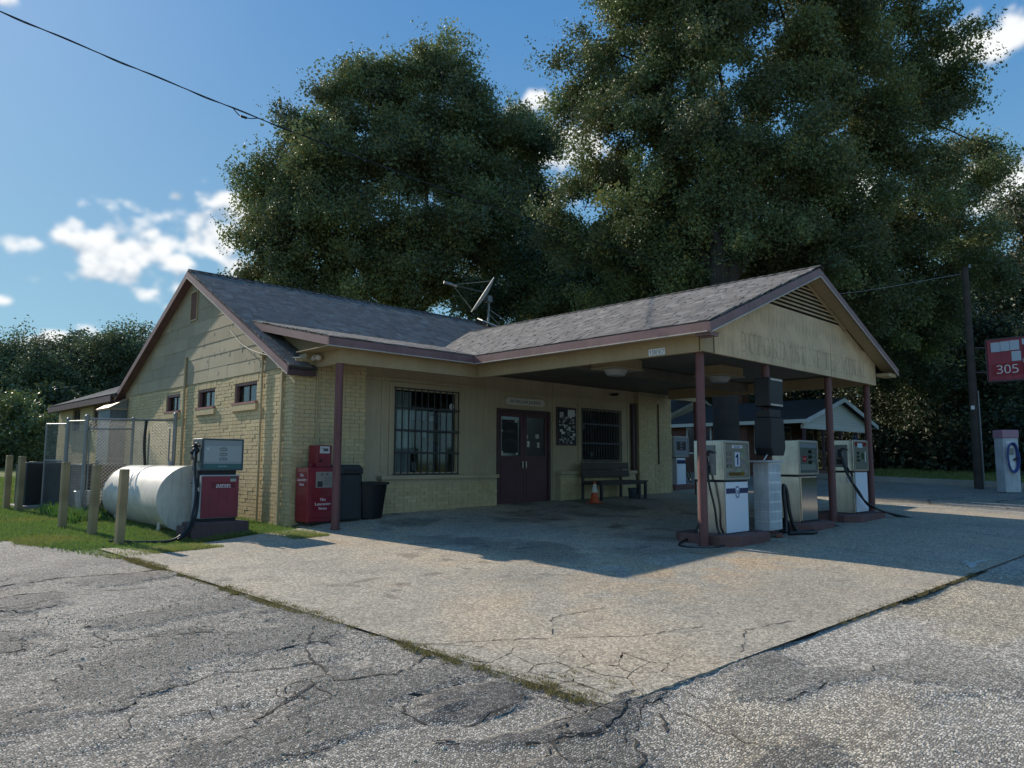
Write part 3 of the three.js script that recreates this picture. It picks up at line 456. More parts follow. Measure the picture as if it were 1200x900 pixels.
gw.forEach((h) => {   // the three small windows
  const w = part('gable_window', store); const [a, b, c, d] = h;
  mesh('frame', [bx(0.06, 0.11, c, c + 0.04, a, b), bx(0.06, 0.11, d - 0.04, d, a, b), bx(0.06, 0.11, c + 0.04, d - 0.04, a, a + 0.04), bx(0.06, 0.11, c + 0.04, d - 0.04, b - 0.04, b), bx(0.07, 0.10, c + 0.04, d - 0.04, (a + b) / 2 - 0.015, (a + b) / 2 + 0.015)], M.mauveDark, w);
  mesh('casing', [bx(0.01, 0.06, d - 0.05, d, a, b), bx(0.01, 0.06, c, d - 0.05, a, a + 0.05), bx(0.01, 0.06, c, d - 0.05, b - 0.05, b)], M.mauve, w);
  mesh('sill', bx(-0.06, 0.06, c - 0.028, c + 0.012, a - 0.03, b + 0.03), std(0.36, 0.17, 0.15, { map: T.grime }), w);
  mesh('pane', bx(0.084, 0.088, c + 0.04, d - 0.04, a + 0.04, b - 0.04), M.glass, w);
  mesh('curtain', bx(0.13, 0.135, c + 0.02, d - 0.02, a + 0.1, b - 0.1), M.mauveDark, w);
});
// --- the other walls
mesh('rear_wall', bx(0.2, 11.7, -0.3, 2.85, -9.15, -8.95), M.beige, store); mesh('right_wall', extX([[-8.95, -0.3], [-0.2, -0.3], [-0.2, gableTop(-0.2)], [RIDGE_Z, gableTop(RIDGE_Z)], [-8.95, gableTop(-8.95)]], 11.7, 0.2), M.beige, store);
mesh('interior_floor', bx(0.2, 11.5, -0.1, 0.16, -8.95, -0.4), M.interior, store); mesh('interior_ceiling', bx(0.2, 11.5, 2.9, 3.0, -8.95, -0.4), M.interior, store);
// --- front: brick piers, panelled shop front, bulkheads with a ledge
const front = part('front_wall', store);
const PIER0 = 1.46, PIER1 = 10.05;
mesh('wall', [bx(0.204, PIER0, -0.3, 3.05, -0.3, -0.006), bx(PIER1, 11.494, -0.3, 3.05, -0.3, -0.006)], M.beige, front);
brickwork(placeZ(-0.004), -0.008, PIER0, -0.15, 2.95, [], 43, (u, y) => y > 1.5 && u < 1.3, front); brickwork(placeZ(-0.004), PIER1, 11.6, 0.1, 2.95, [], 44, null, front);
const dx0 = 4.96, dx1 = 6.70, dy1 = 2.34, w1 = [2.17, 3.84, 0.88, 2.61], w2 = [7.80, 9.43, 1.16, 2.50];
mesh('shopfront', extZ(rect(PIER0 + 0.002, PIER1 - 0.002, -0.2, 3.05), -0.35, 0.2, [rect(dx0, dx1, -0.19, dy1), rect(w1[0], w1[1], w1[2], w1[3]), rect(w2[0], w2[1], w2[2], w2[3])]), M.wallBeige, front);
for (const [a, b, c, d] of [[1.9, 1.98, 0.95, 2.95], [4.62, 4.7, 0.3, 2.95], [6.78, 6.86, 0.3, 2.95], [9.72, 9.8, 0.3, 2.95]]) mesh('batten', bx(a, b, c, d, -0.15, -0.13), M.wallBeige, front);
for (const [a, b] of [[PIER0 + 0.004, PIER1 - 0.004]]) { mesh('batten', bx(a, b, 2.72, 2.78, -0.15, -0.128), M.wallBeige, front); mesh('batten', bx(a, b, 2.95, 3.045, -0.15, -0.12), M.wallBeige, front); }
for (const [a, b, top] of [[PIER0 + 0.4, 4.86, 0.80], [6.92, 9.9, 0.86]]) {
  mesh('bulkhead', bx(a, b, -0.15, top, -0.148, -0.02), M.wallBeige, front);
  brickwork((u0, u1, v0, v1, pr) => bx(u0, u1, v0, v1, -0.022, -0.02 + pr), a, b, 0.06, top - 0.07, [], 47 + Math.round(a), null, front);
  mesh('ledge', rb(a - 0.03, b + 0.03, top - 0.005, top + 0.075, -0.146, 0.03, 0.01), M.wallBeige, front);
}
function bigWindow([a, b, c, d], nBars, rails, curtain) {
  const w = part('window', store);
  mesh('frame', [bx(a, b, c, c + 0.05, -0.19, -0.12), bx(a, b, d - 0.05, d, -0.19, -0.12), bx(a, a + 0.05, c + 0.05, d - 0.05, -0.19, -0.12), bx(b - 0.05, b, c + 0.05, d - 0.05, -0.19, -0.12)], M.wallBeige, w);
  mesh('trim', [bx(a - 0.09, b + 0.09, d, d + 0.09, -0.149, -0.115), bx(a - 0.09, a, c, d, -0.149, -0.115), bx(b, b + 0.09, c, d, -0.149, -0.115)], M.wallBeige, w);
  mesh('pane', bx(a + 0.05, b - 0.05, c + 0.05, d - 0.05, -0.20, -0.196), M.glass, w);
  for (let i = 0; i <= nBars; i++) { const x = lerp(a + 0.03, b - 0.03, i / nBars); mesh('security_bar', bx(x - 0.009, x + 0.009, c + 0.02, d - 0.02, -0.105, -0.087), M.iron, w); }
  for (const y of rails) mesh('security_rail', bx(a + 0.01, b - 0.01, y - 0.02, y + 0.02, -0.085, -0.075), M.iron, w);
  mesh('bar_frame', [bx(a + 0.005, b - 0.005, c + 0.005, c + 0.03, -0.108, -0.09), bx(a + 0.005, b - 0.005, d - 0.03, d - 0.005, -0.108, -0.09)], M.iron, w);
  if (curtain) mesh('curtain', [0, 1, 2].map((i) => bx(a + 0.06 + i * 0.17, a + 0.22 + i * 0.17, c + 0.05, d - 0.06, -0.32 - 0.01 * i, -0.3)), M.curtain, w);
  return w;
}
const win1 = bigWindow(w1, 10, [1.32, 1.76, 2.2], true), win2 = bigWindow(w2, 15, [1.62, 2.1], false);
mesh('sticker', new THREE.CylinderGeometry(0.065, 0.065, 0.004, 24).rotateX(PI / 2).translate(3.70, 2.30, -0.19), M.white, win1);
// things on shelves behind the glass
const shelfR = rng(3); for (const [x0, x1] of [[2.8, 3.75], [7.9, 9.35]]) for (let k = 0; k < 16; k++) { const x = lerp(x0, x1, shelfR()), y = 0.95 + 0.35 * Math.floor(shelfR() * 4); mesh('shelf_goods', rb(x, x + 0.07 + 0.08 * shelfR(), y, y + 0.1 + 0.18 * shelfR(), -0.75, -0.6, 0.01), [M.white, M.red, M.blue, M.paleGrey][Math.floor(shelfR() * 4)], x0 < 5 ? win1 : win2); }
// double doors
const dm = (dx0 + dx1) / 2;
const doorFrame = mesh('door_frame', [bx(dx0, dx0 + 0.06, 0.1, dy1, -0.24, -0.12), bx(dx1 - 0.06, dx1, 0.1, dy1, -0.24, -0.12), bx(dx0 + 0.06, dx1 - 0.06, dy1 - 0.06, dy1, -0.24, -0.12)], M.mauveDark, store);
for (const s of [0, 1]) {
  const a = s ? dm + 0.004 : dx0 + 0.062, b = s ? dx1 - 0.062 : dm - 0.004, d = part('door', store);
  mesh('leaf', extZ(rect(a, b, 0.2, dy1 - 0.064), -0.21, 0.045, [rect(a + 0.1, b - 0.1, 1.28, dy1 - 0.17)]), M.door, d);
  mesh('glass', bx(a + 0.1, b - 0.1, 1.28, dy1 - 0.17, -0.195, -0.188), M.doorGlass, d);
  mesh('kick_panel', bx(a + 0.09, b - 0.09, 0.34, 1.18, -0.166, -0.158), M.door, d);
  mesh('handle', [bar(V(s ? a + 0.05 : b - 0.05, 1.0, -0.13), V(s ? a + 0.05 : b - 0.05, 1.16, -0.13), 0.012), bx((s ? a + 0.05 : b - 0.05) - 0.02, (s ? a + 0.05 : b - 0.05) + 0.02, 1.02, 1.14, -0.165, -0.15)], M.steel, d);
  const notes = s ? [[0.12, 1.72, 0.06, 0.09], [0.46, 1.74, 0.11, 0.09], [0.14, 1.56, 0.13, 0.13], [0.5, 1.54, 0.08, 0.12]] : [[0.58, 2.08, 0.09, 0.08], [0.12, 1.34, 0.10, 0.09], [0.6, 1.33, 0.05, 0.04], [0.14, 1.84, 0.06, 0.04]];
  notes.forEach(([x, y, w, h], k) => print('notice', w, h, (c, W, H) => { fill(c, k === 2 ? '#e9e6df' : '#cfcac6', 0, 0, W, H); for (let i = 0; i < 4; i++) fill(c, k % 2 ? '#8b3a3a' : '#5a5a60', W * 0.15, H * (0.2 + i * 0.18), W * (0.4 + 0.12 * i), H * 0.07); }, d, [a + x, y, -0.183], 0, 48));
}
print('door_lettering', 0.5, 0.75, (c, W, H) => { fill(c, '#14131a', 0, 0, W, H); c.strokeStyle = '#46464c'; c.lineWidth = 3; for (const y of [0.15, 0.42, 0.7]) { c.beginPath(); c.ellipse(W / 2, H * y, W * 0.4, H * 0.1, 0, Math.PI, 0); c.stroke(); } words(c, 'OPEN', W / 2, H * 0.36, W * 0.14, '#4a4a50'); }, doorFrame, [dx0 + 0.45, 1.72, -0.1865], 0, 96);
// conduits, downspouts and meters on the walls
mesh('conduit', [bar(V(-0.05, -0.1, -1.18), V(-0.05, 3.05, -1.18), 0.022, 8), bx(-0.09, -0.02, 3.05, 3.16, -1.23, -1.13)], M.beige, store);
mesh('conduit', [bar(V(-0.05, -0.1, -4.98), V(-0.05, 3.45, -4.98), 0.03, 8)], M.beige, store);
mesh('downspout', bx(-0.07, -0.02, -0.1, 2.72, -0.42, -0.36), M.beige, store);
mesh('conduit', [bar(V(0.42, 0.2, 0.03), V(0.42, 2.95, 0.03), 0.014, 6), bx(0.37, 0.47, 1.4, 1.55, 0.01, 0.06)], M.beige, store);
mesh('downspout', [bx(9.86, 9.94, 0.7, 2.72, -0.13, -0.05), bx(9.98, 10.04, 0.7, 2.72, -0.13, -0.06)], M.mauveDark, store); mesh('conduit', bar(V(10.92, 1.1, 0.03), V(10.92, 2.75, 0.03), 0.02, 6), M.mauveDark, store);
tag(mesh('loose_cable', tube([[-0.03, 3.78, -2.75], [-0.08, 3.35, -1.9], [-0.1, 3.12, -1.1], [-0.06, 2.98, -0.4], [0.1, 2.96, 0.05]], 0.009, 30, 5), std(0.62, 0.6, 0.5), store), null);
mesh('loose_cable', tube([[-0.03, 0.02, -0.1], [0.1, 0.08, 0.16], [0.22, 0.4, 0.2], [0.4, 0.75, 0.06]], 0.008, 20, 5), M.charcoal, store);

// --- roofs: boards, fascia, soffits, then the shingles one by one
const roof = part('roof', store);
const L = -0.2, Rr = 11.85, EF = 0.14, ER = -9.42;
mesh('deck', [quadSlab(V(L, mainY(EF), EF), V(0.34, mainY(EF), EF), V(0.34, RIDGE_Y, RIDGE_Z), V(L, RIDGE_Y, RIDGE_Z), 0.06), quadSlab(V(0.341, mainY(SHED_Z + 0.4), SHED_Z + 0.4), V(Rr, mainY(SHED_Z + 0.4), SHED_Z + 0.4), V(Rr, RIDGE_Y, RIDGE_Z), V(0.341, RIDGE_Y, RIDGE_Z), 0.06), quadSlab(V(L, RIDGE_Y, RIDGE_Z), V(Rr, RIDGE_Y, RIDGE_Z), V(Rr, mainY(ER), ER), V(L, mainY(ER), ER), 0.06)], M.roofBase, roof);
mesh('deck', [quadSlab(V(0.0, shedY(1.12), 1.12), V(Rr, shedY(1.12), 1.12), V(Rr, shedY(SHED_Z) + 0.004, SHED_Z), V(0.0, shedY(SHED_Z) + 0.004, SHED_Z), 0.06)], M.roofBase, roof);
mesh('deck', [quadSlab(V(CX0, CE, 6.3), V(CX0, CE, -3.3), V(CXM, canY(CXM), -3.3), V(CXM, canY(CXM), 6.3), 0.06), quadSlab(V(CXM, canY(CXM), 6.3), V(CXM, canY(CXM), -3.3), V(CX1, CE, -3.3), V(CX1, CE, 6.3), 0.06)], M.roofBase, roof);
const fasciaV = (a, b, h, th, drop = 0.012) => { const d = b.clone().sub(a), n = V(d.z, 0, -d.x).normalize().multiplyScalar(th / 2), dn = V(0, -drop, 0), dh = V(0, -h, 0); const t = (p, s, y) => p.clone().addScaledVector(n, s).add(y); const P = [t(a, 1, dn), t(b, 1, dn), t(b, -1, dn), t(a, -1, dn)], Q = P.map((p) => p.clone().add(dh)); const pos = [], q = (p, r, s, u) => { for (const v of [p, r, s, p, s, u]) pos.push(v.x, v.y, v.z); }; q(...P); q(Q[3], Q[2], Q[1], Q[0]); for (let i = 0; i < 4; i++) { const j = (i + 1) % 4; q(P[i], Q[i], Q[j], P[j]); } const g = new THREE.BufferGeometry(); g.setAttribute('position', new THREE.Float32BufferAttribute(pos, 3)); g.computeVertexNormals(); return g; };
// rake boards of the main gable
mesh('rake_board', fasciaV(V(L - 0.014, RIDGE_Y, RIDGE_Z), V(L - 0.014, mainY(EF), EF), 0.15, 0.025), M.mauve, store); mesh('rake_board', fasciaV(V(L - 0.014, RIDGE_Y, RIDGE_Z), V(L - 0.014, mainY(ER), ER), 0.15, 0.025), M.mauve, store);
mesh('rake_trim', fasciaV(V(L - 0.03, RIDGE_Y - 0.14, RIDGE_Z), V(L - 0.03, mainY(EF) - 0.14, EF), 0.02, 0.012, 0), M.peel, store);
mesh('rake_soffit', [quadSlab(V(L, mainY(EF) - 0.075, EF), V(-0.01, mainY(EF) - 0.075, EF), V(-0.01, RIDGE_Y - 0.075, RIDGE_Z), V(L, RIDGE_Y - 0.075, RIDGE_Z), 0.02), quadSlab(V(L, RIDGE_Y - 0.075, RIDGE_Z), V(-0.01, RIDGE_Y - 0.075, RIDGE_Z), V(-0.01, mainY(ER) - 0.075, ER), V(L, mainY(ER) - 0.075, ER), 0.02)], M.mauve, store);
mesh('eave_box', [bx(L, 0.32, mainY(EF) - 0.15, mainY(EF) - 0.07, -0.02, EF + 0.01)], M.mauveDark, store); mesh('eave_board', bx(L, Rr, mainY(ER) - 0.16, mainY(ER) - 0.012, ER - 0.026, ER - 0.001), M.mauve, store);
// porch and canopy fascia
const fas = 0.13;
mesh('fascia', fasciaV(V(-0.014, shedY(SHED_Z + 0.05), SHED_Z + 0.05), V(-0.014, shedY(1.12), 1.12), fas, 0.025), M.mauve, store); mesh('fascia', bx(-0.025, CX0 - 0.001, 3.19 - fas - 0.012, 3.19 - 0.012, 1.121, 1.146), M.mauve, store);
mesh('fascia', bx(CX0 - 0.026, CX0 - 0.001, CE - fas - 0.012, CE - 0.012, 1.147, 6.3), M.mauve, store); mesh('fascia', bx(CX1 + 0.001, CX1 + 0.026, CE - fas - 0.012, CE - 0.012, 1.147, 6.3), M.mauve, store); mesh('fascia', bx(CX1 + 0.001, Rr, 3.19 - fas - 0.012, 3.19 - 0.012, 1.121, 1.146), M.mauve, store);
mesh('fascia_trim', [bx(-0.02, CX0 + 0.02, 3.035, 3.05, 1.10, 1.155), bx(CX0 - 0.034, CX0 + 0.015, 3.022, 3.037, 1.156, 6.28)], M.peel, store);
mesh('rake_board', fasciaV(V(CX0 - 0.026, CE - CS * 0.026, 6.315), V(CXM, canY(CXM), 6.315), 0.15, 0.026), M.mauve, store); mesh('rake_board', fasciaV(V(CXM, canY(CXM), 6.315), V(CX1 + 0.026, CE - CS * 0.026, 6.315), 0.15, 0.026), M.mauve, store);
mesh('rake_trim', [fasciaV(V(CX0, CE - 0.15, 6.333), V(CXM, canY(CXM) - 0.15, 6.333), 0.02, 0.014, 0), fasciaV(V(CXM, canY(CXM) - 0.15, 6.333), V(CX1, CE - 0.15, 6.333), 0.02, 0.014, 0)], M.peel, store);
mesh('rake_soffit', [quadSlab(V(CX0, CE - 0.09, 6.3), V(CX0, CE - 0.09, 6.03), V(CXM, canY(CXM) - 0.09, 6.03), V(CXM, canY(CXM) - 0.09, 6.3), 0.02), quadSlab(V(CXM, canY(CXM) - 0.09, 6.3), V(CXM, canY(CXM) - 0.09, 6.03), V(CX1, CE - 0.09, 6.03), V(CX1, CE - 0.09, 6.3), 0.02)], M.board, store);
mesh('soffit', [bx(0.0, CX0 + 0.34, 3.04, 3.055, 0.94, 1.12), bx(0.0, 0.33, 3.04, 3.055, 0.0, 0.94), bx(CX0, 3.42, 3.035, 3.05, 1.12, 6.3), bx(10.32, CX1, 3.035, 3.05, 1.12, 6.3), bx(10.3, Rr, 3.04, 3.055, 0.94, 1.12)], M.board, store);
mesh('eave_return', [bx(CX0 + 0.02, 3.40, 2.98, 3.034, 6.05, 6.29)], M.mauve, store); mesh('eave_return', [bx(10.3, CX1 - 0.02, 2.98, 3.034, 6.05, 6.29)], M.board, store);
// beams, side panel, ceiling
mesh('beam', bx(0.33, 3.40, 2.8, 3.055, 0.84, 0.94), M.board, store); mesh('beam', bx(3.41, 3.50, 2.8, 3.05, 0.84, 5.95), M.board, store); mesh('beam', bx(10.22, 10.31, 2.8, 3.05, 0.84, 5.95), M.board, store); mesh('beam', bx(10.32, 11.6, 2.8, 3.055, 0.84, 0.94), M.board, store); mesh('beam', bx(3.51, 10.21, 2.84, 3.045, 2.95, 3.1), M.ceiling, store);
mesh('porch_side', extX([[0.0, 2.8], [0.84, 2.8], [0.84, 3.04], [0.84, shedY(0.84) - 0.07], [SHED_Z + 0.4, shedY(SHED_Z + 0.4) - 0.07], [SHED_Z + 0.4, mainY(SHED_Z + 0.4)], [0.0, mainY(0)]], 0.40, 0.05), M.board, store);
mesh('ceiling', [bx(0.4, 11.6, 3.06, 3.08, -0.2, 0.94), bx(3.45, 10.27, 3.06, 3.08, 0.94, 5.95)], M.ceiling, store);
// the gable end over the pumps: sign board sheets, upper board, louvred vent
const gableEnd = part('canopy_gable', store), GB = 6.0;
const gIn = [[CS, 1, canY(CXM) - 0.1 + CS * CXM], [-CS, 1, canY(CXM) - 0.1 - CS * CXM]];
const sheets = [[3.41, 3.72], [3.735, 5.62], [5.63, 8.02], [8.03, 10.31]];
sheets.forEach(([a, b], i) => { const p = clipPoly(rect(a, b, 2.8, 3.47), gIn); if (p.length > 2) mesh('sign_board', extZ(p, GB - 0.03, 0.045 + 0.003 * (i % 2)), i ? M.signboard : M.board, gableEnd); });
{ const p = clipPoly(rect(3.4, 10.4, 3.475, 3.86), gIn); mesh('upper_board', extZ(p, GB - 0.03, 0.03), M.signboard, gableEnd); const q = clipPoly(rect(3.4, 10.4, 3.865, 5), gIn); mesh('vent_backing', extZ(q, GB - 0.04, 0.012), M.dark, gableEnd); }
for (let i = 0; i < 9; i++) { const y = 3.89 + i * 0.075, p = clipPoly(rect(3, 11, y, y + 0.06), [[CS, 1, canY(CXM) - 0.22 + CS * CXM], [-CS, 1, canY(CXM) - 0.22 - CS * CXM]]); if (p.length < 3) continue; const xs = p.map((q) => q[0]), x0 = Math.min(...xs), x1 = Math.max(...xs); if (x1 - x0 < 0.2) continue; const g = box(x1 - x0, 0.07, 0.008); g.rotateX(-0.75).translate((x0 + x1) / 2, y + 0.03, GB + 0.008); mesh('louvre', g, M.signboard, gableEnd); }
mesh('vent_trim', [0, 1].map((s) => { const x1 = s ? CXM + 1.85 : CXM - 1.85; return fasciaV(V(CXM, canY(CXM) - 0.12, GB + 0.02), V(x1, canY(x1) - 0.12, GB + 0.02), 0.08, 0.02, 0); }), M.board, gableEnd);
mesh('corner_strip', bx(3.72, 3.735, 2.8, 3.3, GB - 0.02, GB + 0.024), M.mauveDark, gableEnd);
{ // the ghost of lettering taken down from the board: darker paint where each letter stood
  const cv = document.createElement('canvas'); cv.width = 1024; cv.height = 96; const c = cv.getContext('2d'); c.clearRect(0, 0, 1024, 96); c.font = 'bold 92px serif'; c.textBaseline = 'middle'; c.fillStyle = '#fff'; const str = 'BUFORD 1ST NE TERMINAL', R = rng(8); c.save(); c.scale(1024 / c.measureText(str).width, 1); c.textAlign = 'left'; c.fillText(str, 0, 50); c.restore();
  const id = c.getImageData(0, 0, 1024, 96), n = id.data, d = new Uint8Array(1024 * 96 * 4), b = new Uint8Array(1024 * 96 * 4);
  for (let y = 0; y < 96; y++) for (let x = 0; x < 1024; x++) { const k = (y * 1024 + x) * 4, a = n[k + 3] / 255, w = 0.25 + 0.75 * fbm(x * 0.14, y * 0.02, 4), st = sstep(0.35, 0.75, fbm(x * 0.5, y * 0.03, 3)), o = ((95 - y) * 1024 + x) * 4, m = 1 - a * (0.04 + 0.30 * st) * w; const g = 0.93 + 0.14 * (fbm(x * 0.06, y * 0.06, 4) - 0.5); d[o] = 92; d[o + 1] = 82; d[o + 2] = 62; d[o + 3] = 255 * clamp((1 - m) * 1.5); }
  const t = new THREE.DataTexture(d, 1024, 96); t.colorSpace = THREE.SRGBColorSpace; t.magFilter = THREE.LinearFilter; t.minFilter = THREE.LinearMipmapLinearFilter; t.generateMipmaps = true; t.needsUpdate = true;
  const m = mesh('ghost_lettering', new THREE.PlaneGeometry(5.3, 0.48), new THREE.MeshStandardMaterial({ map: t, transparent: true, roughness: 0.8 }), gableEnd, true); m.position.set(7.15, 3.08, GB + 0.0225);
}
// posts
for (const [x, z] of [[0.36, 0.86], [3.57, 5.86], [5.62, 5.88], [8.12, 5.9], [10.18, 5.86], [11.5, 0.86]]) mesh('post', [cyl(0.07, 0.066, 2.8 - G(x, z) + 0.05, x, G(x, z) - 0.05, z, 20), cyl(0.085, 0.085, 0.02, x, G(x, z) + 0.012, z, 20)], M.post, store);
// shingles
(function shingles() {
  const tone = (R, k) => { const v = (0.062 + 0.07 * R() * R() + 0.03 * R()) * k, w = R(); return [v * (1.05 + 0.06 * w), v, v * (0.90 + 0.06 * (1 - w))]; };
  const variants = [0, 1, 2, 3, 4, 5].map((i) => { const c = tone(rng(60 + i), 1.5); return std(...c, { roughness: 0.95, bumpMap: T.fine, bumpScale: 0.002 }); });
  const one = new THREE.BoxGeometry(1, 0.013, 0.2);
  function slope(o, u, v, uLen, vLen, keep, seed, near, k) {   // o: eave corner, u along the eave, v up the slope
    const R = rng(seed), n = u.clone().cross(v).normalize(); if (n.y < 0) n.negate(); const rows = Math.ceil(vLen / 0.112), rest = []; let singles = 0;
    for (let r = 0; r < rows; r++) {
      let s = -R() * 0.3; while (s < uLen) {
        const w = 0.11 + 0.14 * R(), a = Math.max(0, s), b = Math.min(uLen, s + w) - 0.005; s += w; if (b - a < 0.03) continue;
        const vv = Math.min(vLen - 0.07, r * 0.112 + 0.09), jut = (R() - 0.5) * 0.014, c = o.clone().addScaledVector(u, (a + b) / 2).addScaledVector(v, vv + jut).addScaledVector(n, 0.014 + 0.005 * R());
        if (!keep(c)) continue;
        const m = new THREE.Matrix4().makeBasis(u, n, u.clone().cross(n)), tilt = new THREE.Matrix4().makeRotationX(-0.05 * (u.clone().cross(n).dot(v) > 0 ? 1 : -1)); m.multiply(tilt); m.scale(V(b - a, 1 + (R() < 0.45 ? 1.1 : 0), 1)); m.setPosition(c);
        if (near && singles < 300 && near(c)) { const g = new THREE.Mesh(one, variants[Math.floor(R() * 6)]); g.name = 'shingle'; g.applyMatrix4(m); g.castShadow = g.receiveShadow = true; roof.add(g); singles++; } else { const g = one.clone().applyMatrix4(m).toNonIndexed(), cc = tone(R, k), arr = new Float32Array(g.attributes.position.count * 3); for (let i = 0; i < arr.length; i += 3) arr.set(cc, i); g.setAttribute('color', new THREE.BufferAttribute(arr, 3)); rest.push(g); }
      }
    }
    tag(mesh('shingles', rest, M.shingle, roof), null, null, null, 'stuff');
  }
  const vm = V(0, MS, -1).normalize(), vs = V(0, 0.22, -1).normalize(), vc = V(1, CS, 0).normalize();
  slope(V(L, mainY(EF), EF), V(1, 0, 0), vm, Rr - L, (EF - RIDGE_Z) * Math.hypot(1, MS), (c) => (c.x < CX0 || c.x > CX1 || canY(c.x) < c.y + 0.0) && (c.z < SHED_Z + 0.05 || c.x < 0.3) && c.x < 9.5, 1, null, 1.5);
  slope(V(0, shedY(1.12), 1.12), V(1, 0, 0), vs, Rr, (1.12 - SHED_Z) * Math.hypot(1, 0.22), (c) => (c.x < CX0 || c.x > CX1 || canY(c.x) < c.y), 2, null, 1.5);
  slope(V(CX0, CE, 6.31), V(0, 0, -1), vc, 9.6, (CXM - CX0) * Math.hypot(1, CS), (c) => c.y > frontRoofY(c.z) - 0.02, 3, (c) => c.z > 3.6 && c.x < 4.7, 1.5);
  // ridge caps
  const caps = []; for (let x = L; x < 9; x += 0.2) for (const s of [-1, 1]) { const g = box(0.3, 0.012, 0.16); g.rotateX(s * Math.atan(MS)).translate(x + 0.15, RIDGE_Y + 0.012, RIDGE_Z + s * 0.06); caps.push(g); }
  for (let z = 6.2; z > -3.4; z -= 0.2) for (const s of [-1, 1]) { const g = box(0.16, 0.012, 0.3); g.rotateZ(-s * Math.atan(CS)).translate(CXM + s * 0.06, canY(CXM) + 0.014, z); caps.push(g); }
  tag(mesh('ridge_caps', caps, std(0.07, 0.068, 0.066, { roughness: 0.95 }), roof), null, null, null, 'stuff');
  mesh('ridge_board', [bx(CX0, CX0 + 0.01, 3.18, 3.19, 4.62, 4.64)], M.roofBase, roof);
})();
// the flood light under the porch corner
{ const f = part('flood_light', store); mesh('lamp', [new THREE.SphereGeometry(0.055, 14, 10).scale(1, 1, 1.2).translate(0.27, 2.95, 0.3), cyl(0.03, 0.05, 0.1, 0, 0, 0, 12).rotateX(1.2).translate(0.22, 2.92, 0.18)], std(0.55, 0.5, 0.42), f); mesh('bracket', bx(0.3, 0.35, 2.9, 2.98, 0.2, 0.27), M.beige, f); }

// --- the lower wing behind
const wing = thing('annex_building', 'low beige wing with shingled roof behind the gable wall', 'building');
const wy = (x) => 2.88 + 0.40 * (x + 0.28);
mesh('wall', extX([[-15.95, -0.2], [-9.2, -0.2], [-9.2, 2.8], [-15.95, 2.8]], 0.2, 0.2, [rect(-14.3, -13.45, 2.05, 2.72), rect(-12.1, -11.25, 2.05, 2.72)]), M.beige, wing);
mesh('rear_wall', extZ([[0.2, -0.2], [6, -0.2], [6, 2.8], [3, wy(3) - 0.1], [0.2, wy(0.2) - 0.1]], -15.95, 0.2), M.beige, wing);
{ const wr = part('roof', wing); mesh('deck', [quadSlab(V(-0.28, wy(-0.28), -9.16), V(-0.28, wy(-0.28), -16.1), V(3, wy(3), -16.1), V(3, wy(3), -9.16), 0.06), quadSlab(V(3, wy(3), -9.16), V(3, wy(3), -16.1), V(6.3, wy(-0.28), -16.1), V(6.3, wy(-0.28), -9.16), 0.06)], M.roofBase, wr);
  const R = rng(4), list = []; for (let r = 0; r < 26; r++) for (let z = -16.1; z < -9.2; ) { const w = 0.2 + 0.2 * R(), x = -0.24 + r * 0.126, g = box(0.2, 0.01, w - 0.005).rotateZ(Math.atan(0.4) - 0.04).translate(x + 0.05, wy(x + 0.05) + 0.016, z + w / 2), v = 0.1 + 0.07 * R(), n = g.attributes.position.count, c = new Float32Array(n * 3); for (let i = 0; i < n; i++) c.set([v, v, v], i * 3); g.setAttribute('color', new THREE.BufferAttribute(c, 3)); z += w; list.push(g); }
  tag(mesh('shingles', list, M.shingle, wr), null, null, null, 'stuff'); }
mesh('eave_board', bx(-0.305, -0.281, 2.70, 2.86, -16.1, -9.46), M.mauveDark, wing); mesh('soffit', bx(-0.28, 0.0, 2.72, 2.74, -16.0, -9.46), M.mauveDark, wing);
for (const [a, b] of [[-14.3, -13.45], [-12.1, -11.25]]) { const w = part('window', wing); mesh('frame', [bx(0.05, 0.1, 2.05, 2.1, a, b), bx(0.05, 0.1, 2.67, 2.72, a, b), bx(0.05, 0.1, 2.1, 2.67, a, a + 0.05), bx(0.05, 0.1, 2.1, 2.67, b - 0.05, b)], M.mauveDark, w); mesh('pane', bx(0.07, 0.075, 2.1, 2.67, a + 0.05, b - 0.05), M.doorGlass, w); mesh('sill', bx(-0.04, 0.05, 2.0, 2.05, a - 0.04, b + 0.04), M.beige, w); }
brickwork(placeX(0), -15.95, -9.2, 0, 1.95, [], 46, null, wing);
// ---------------------------------------------------------------- things around the store
// lamps boxed under the canopy ceiling (unlit)
[[4.75, 3.35, 'square ceiling lamp with torn surround, nearer the shop wall'], [7.1, 4.15, 'square ceiling lamp behind the front left canopy post']].forEach(([x, z, label], i) => {
  const l = thing('ceiling_lamp', label, 'lamp', [x, 2.8, z], 0, 'lamps under the canopy');
  mesh('housing', rb(-0.42, 0.42, 0.08, 0.26, -0.3, 0.3, 0.015), M.board, l); mesh('trim', [bx(-0.44, 0.44, 0.06, 0.08, -0.32, 0.32)], M.wallBeige, l); mesh('lens', new THREE.CylinderGeometry(0.26, 0.19, 0.1, 20).scale(1, 1, 0.8).translate(0, 0.008, 0), std(0.45, 0.45, 0.42, { roughness: 0.35 }), l);
});
// house number on the beam
const num = thing('house_number', 'white number tiles reading 1897 on the canopy beam', 'sign', [3.408, 2.865, 5.2]);
'1897'.split('').forEach((d, i) => { mesh('tile', bx(-0.008, -0.001, -0.055, 0.055, -0.15 + i * 0.078, -0.15 + i * 0.078 + 0.072), M.white, num); print('digit', 0.066, 0.1, (c, W, H) => { fill(c, '#e8e8ec', 0, 0, W, H); words(c, d, W / 2, H * 0.54, H * 0.95, '#15161c', 'sans-serif', 'center', false); }, num, [-0.0105, 0, -0.15 + i * 0.078 + 0.036], -PI / 2, 64); });
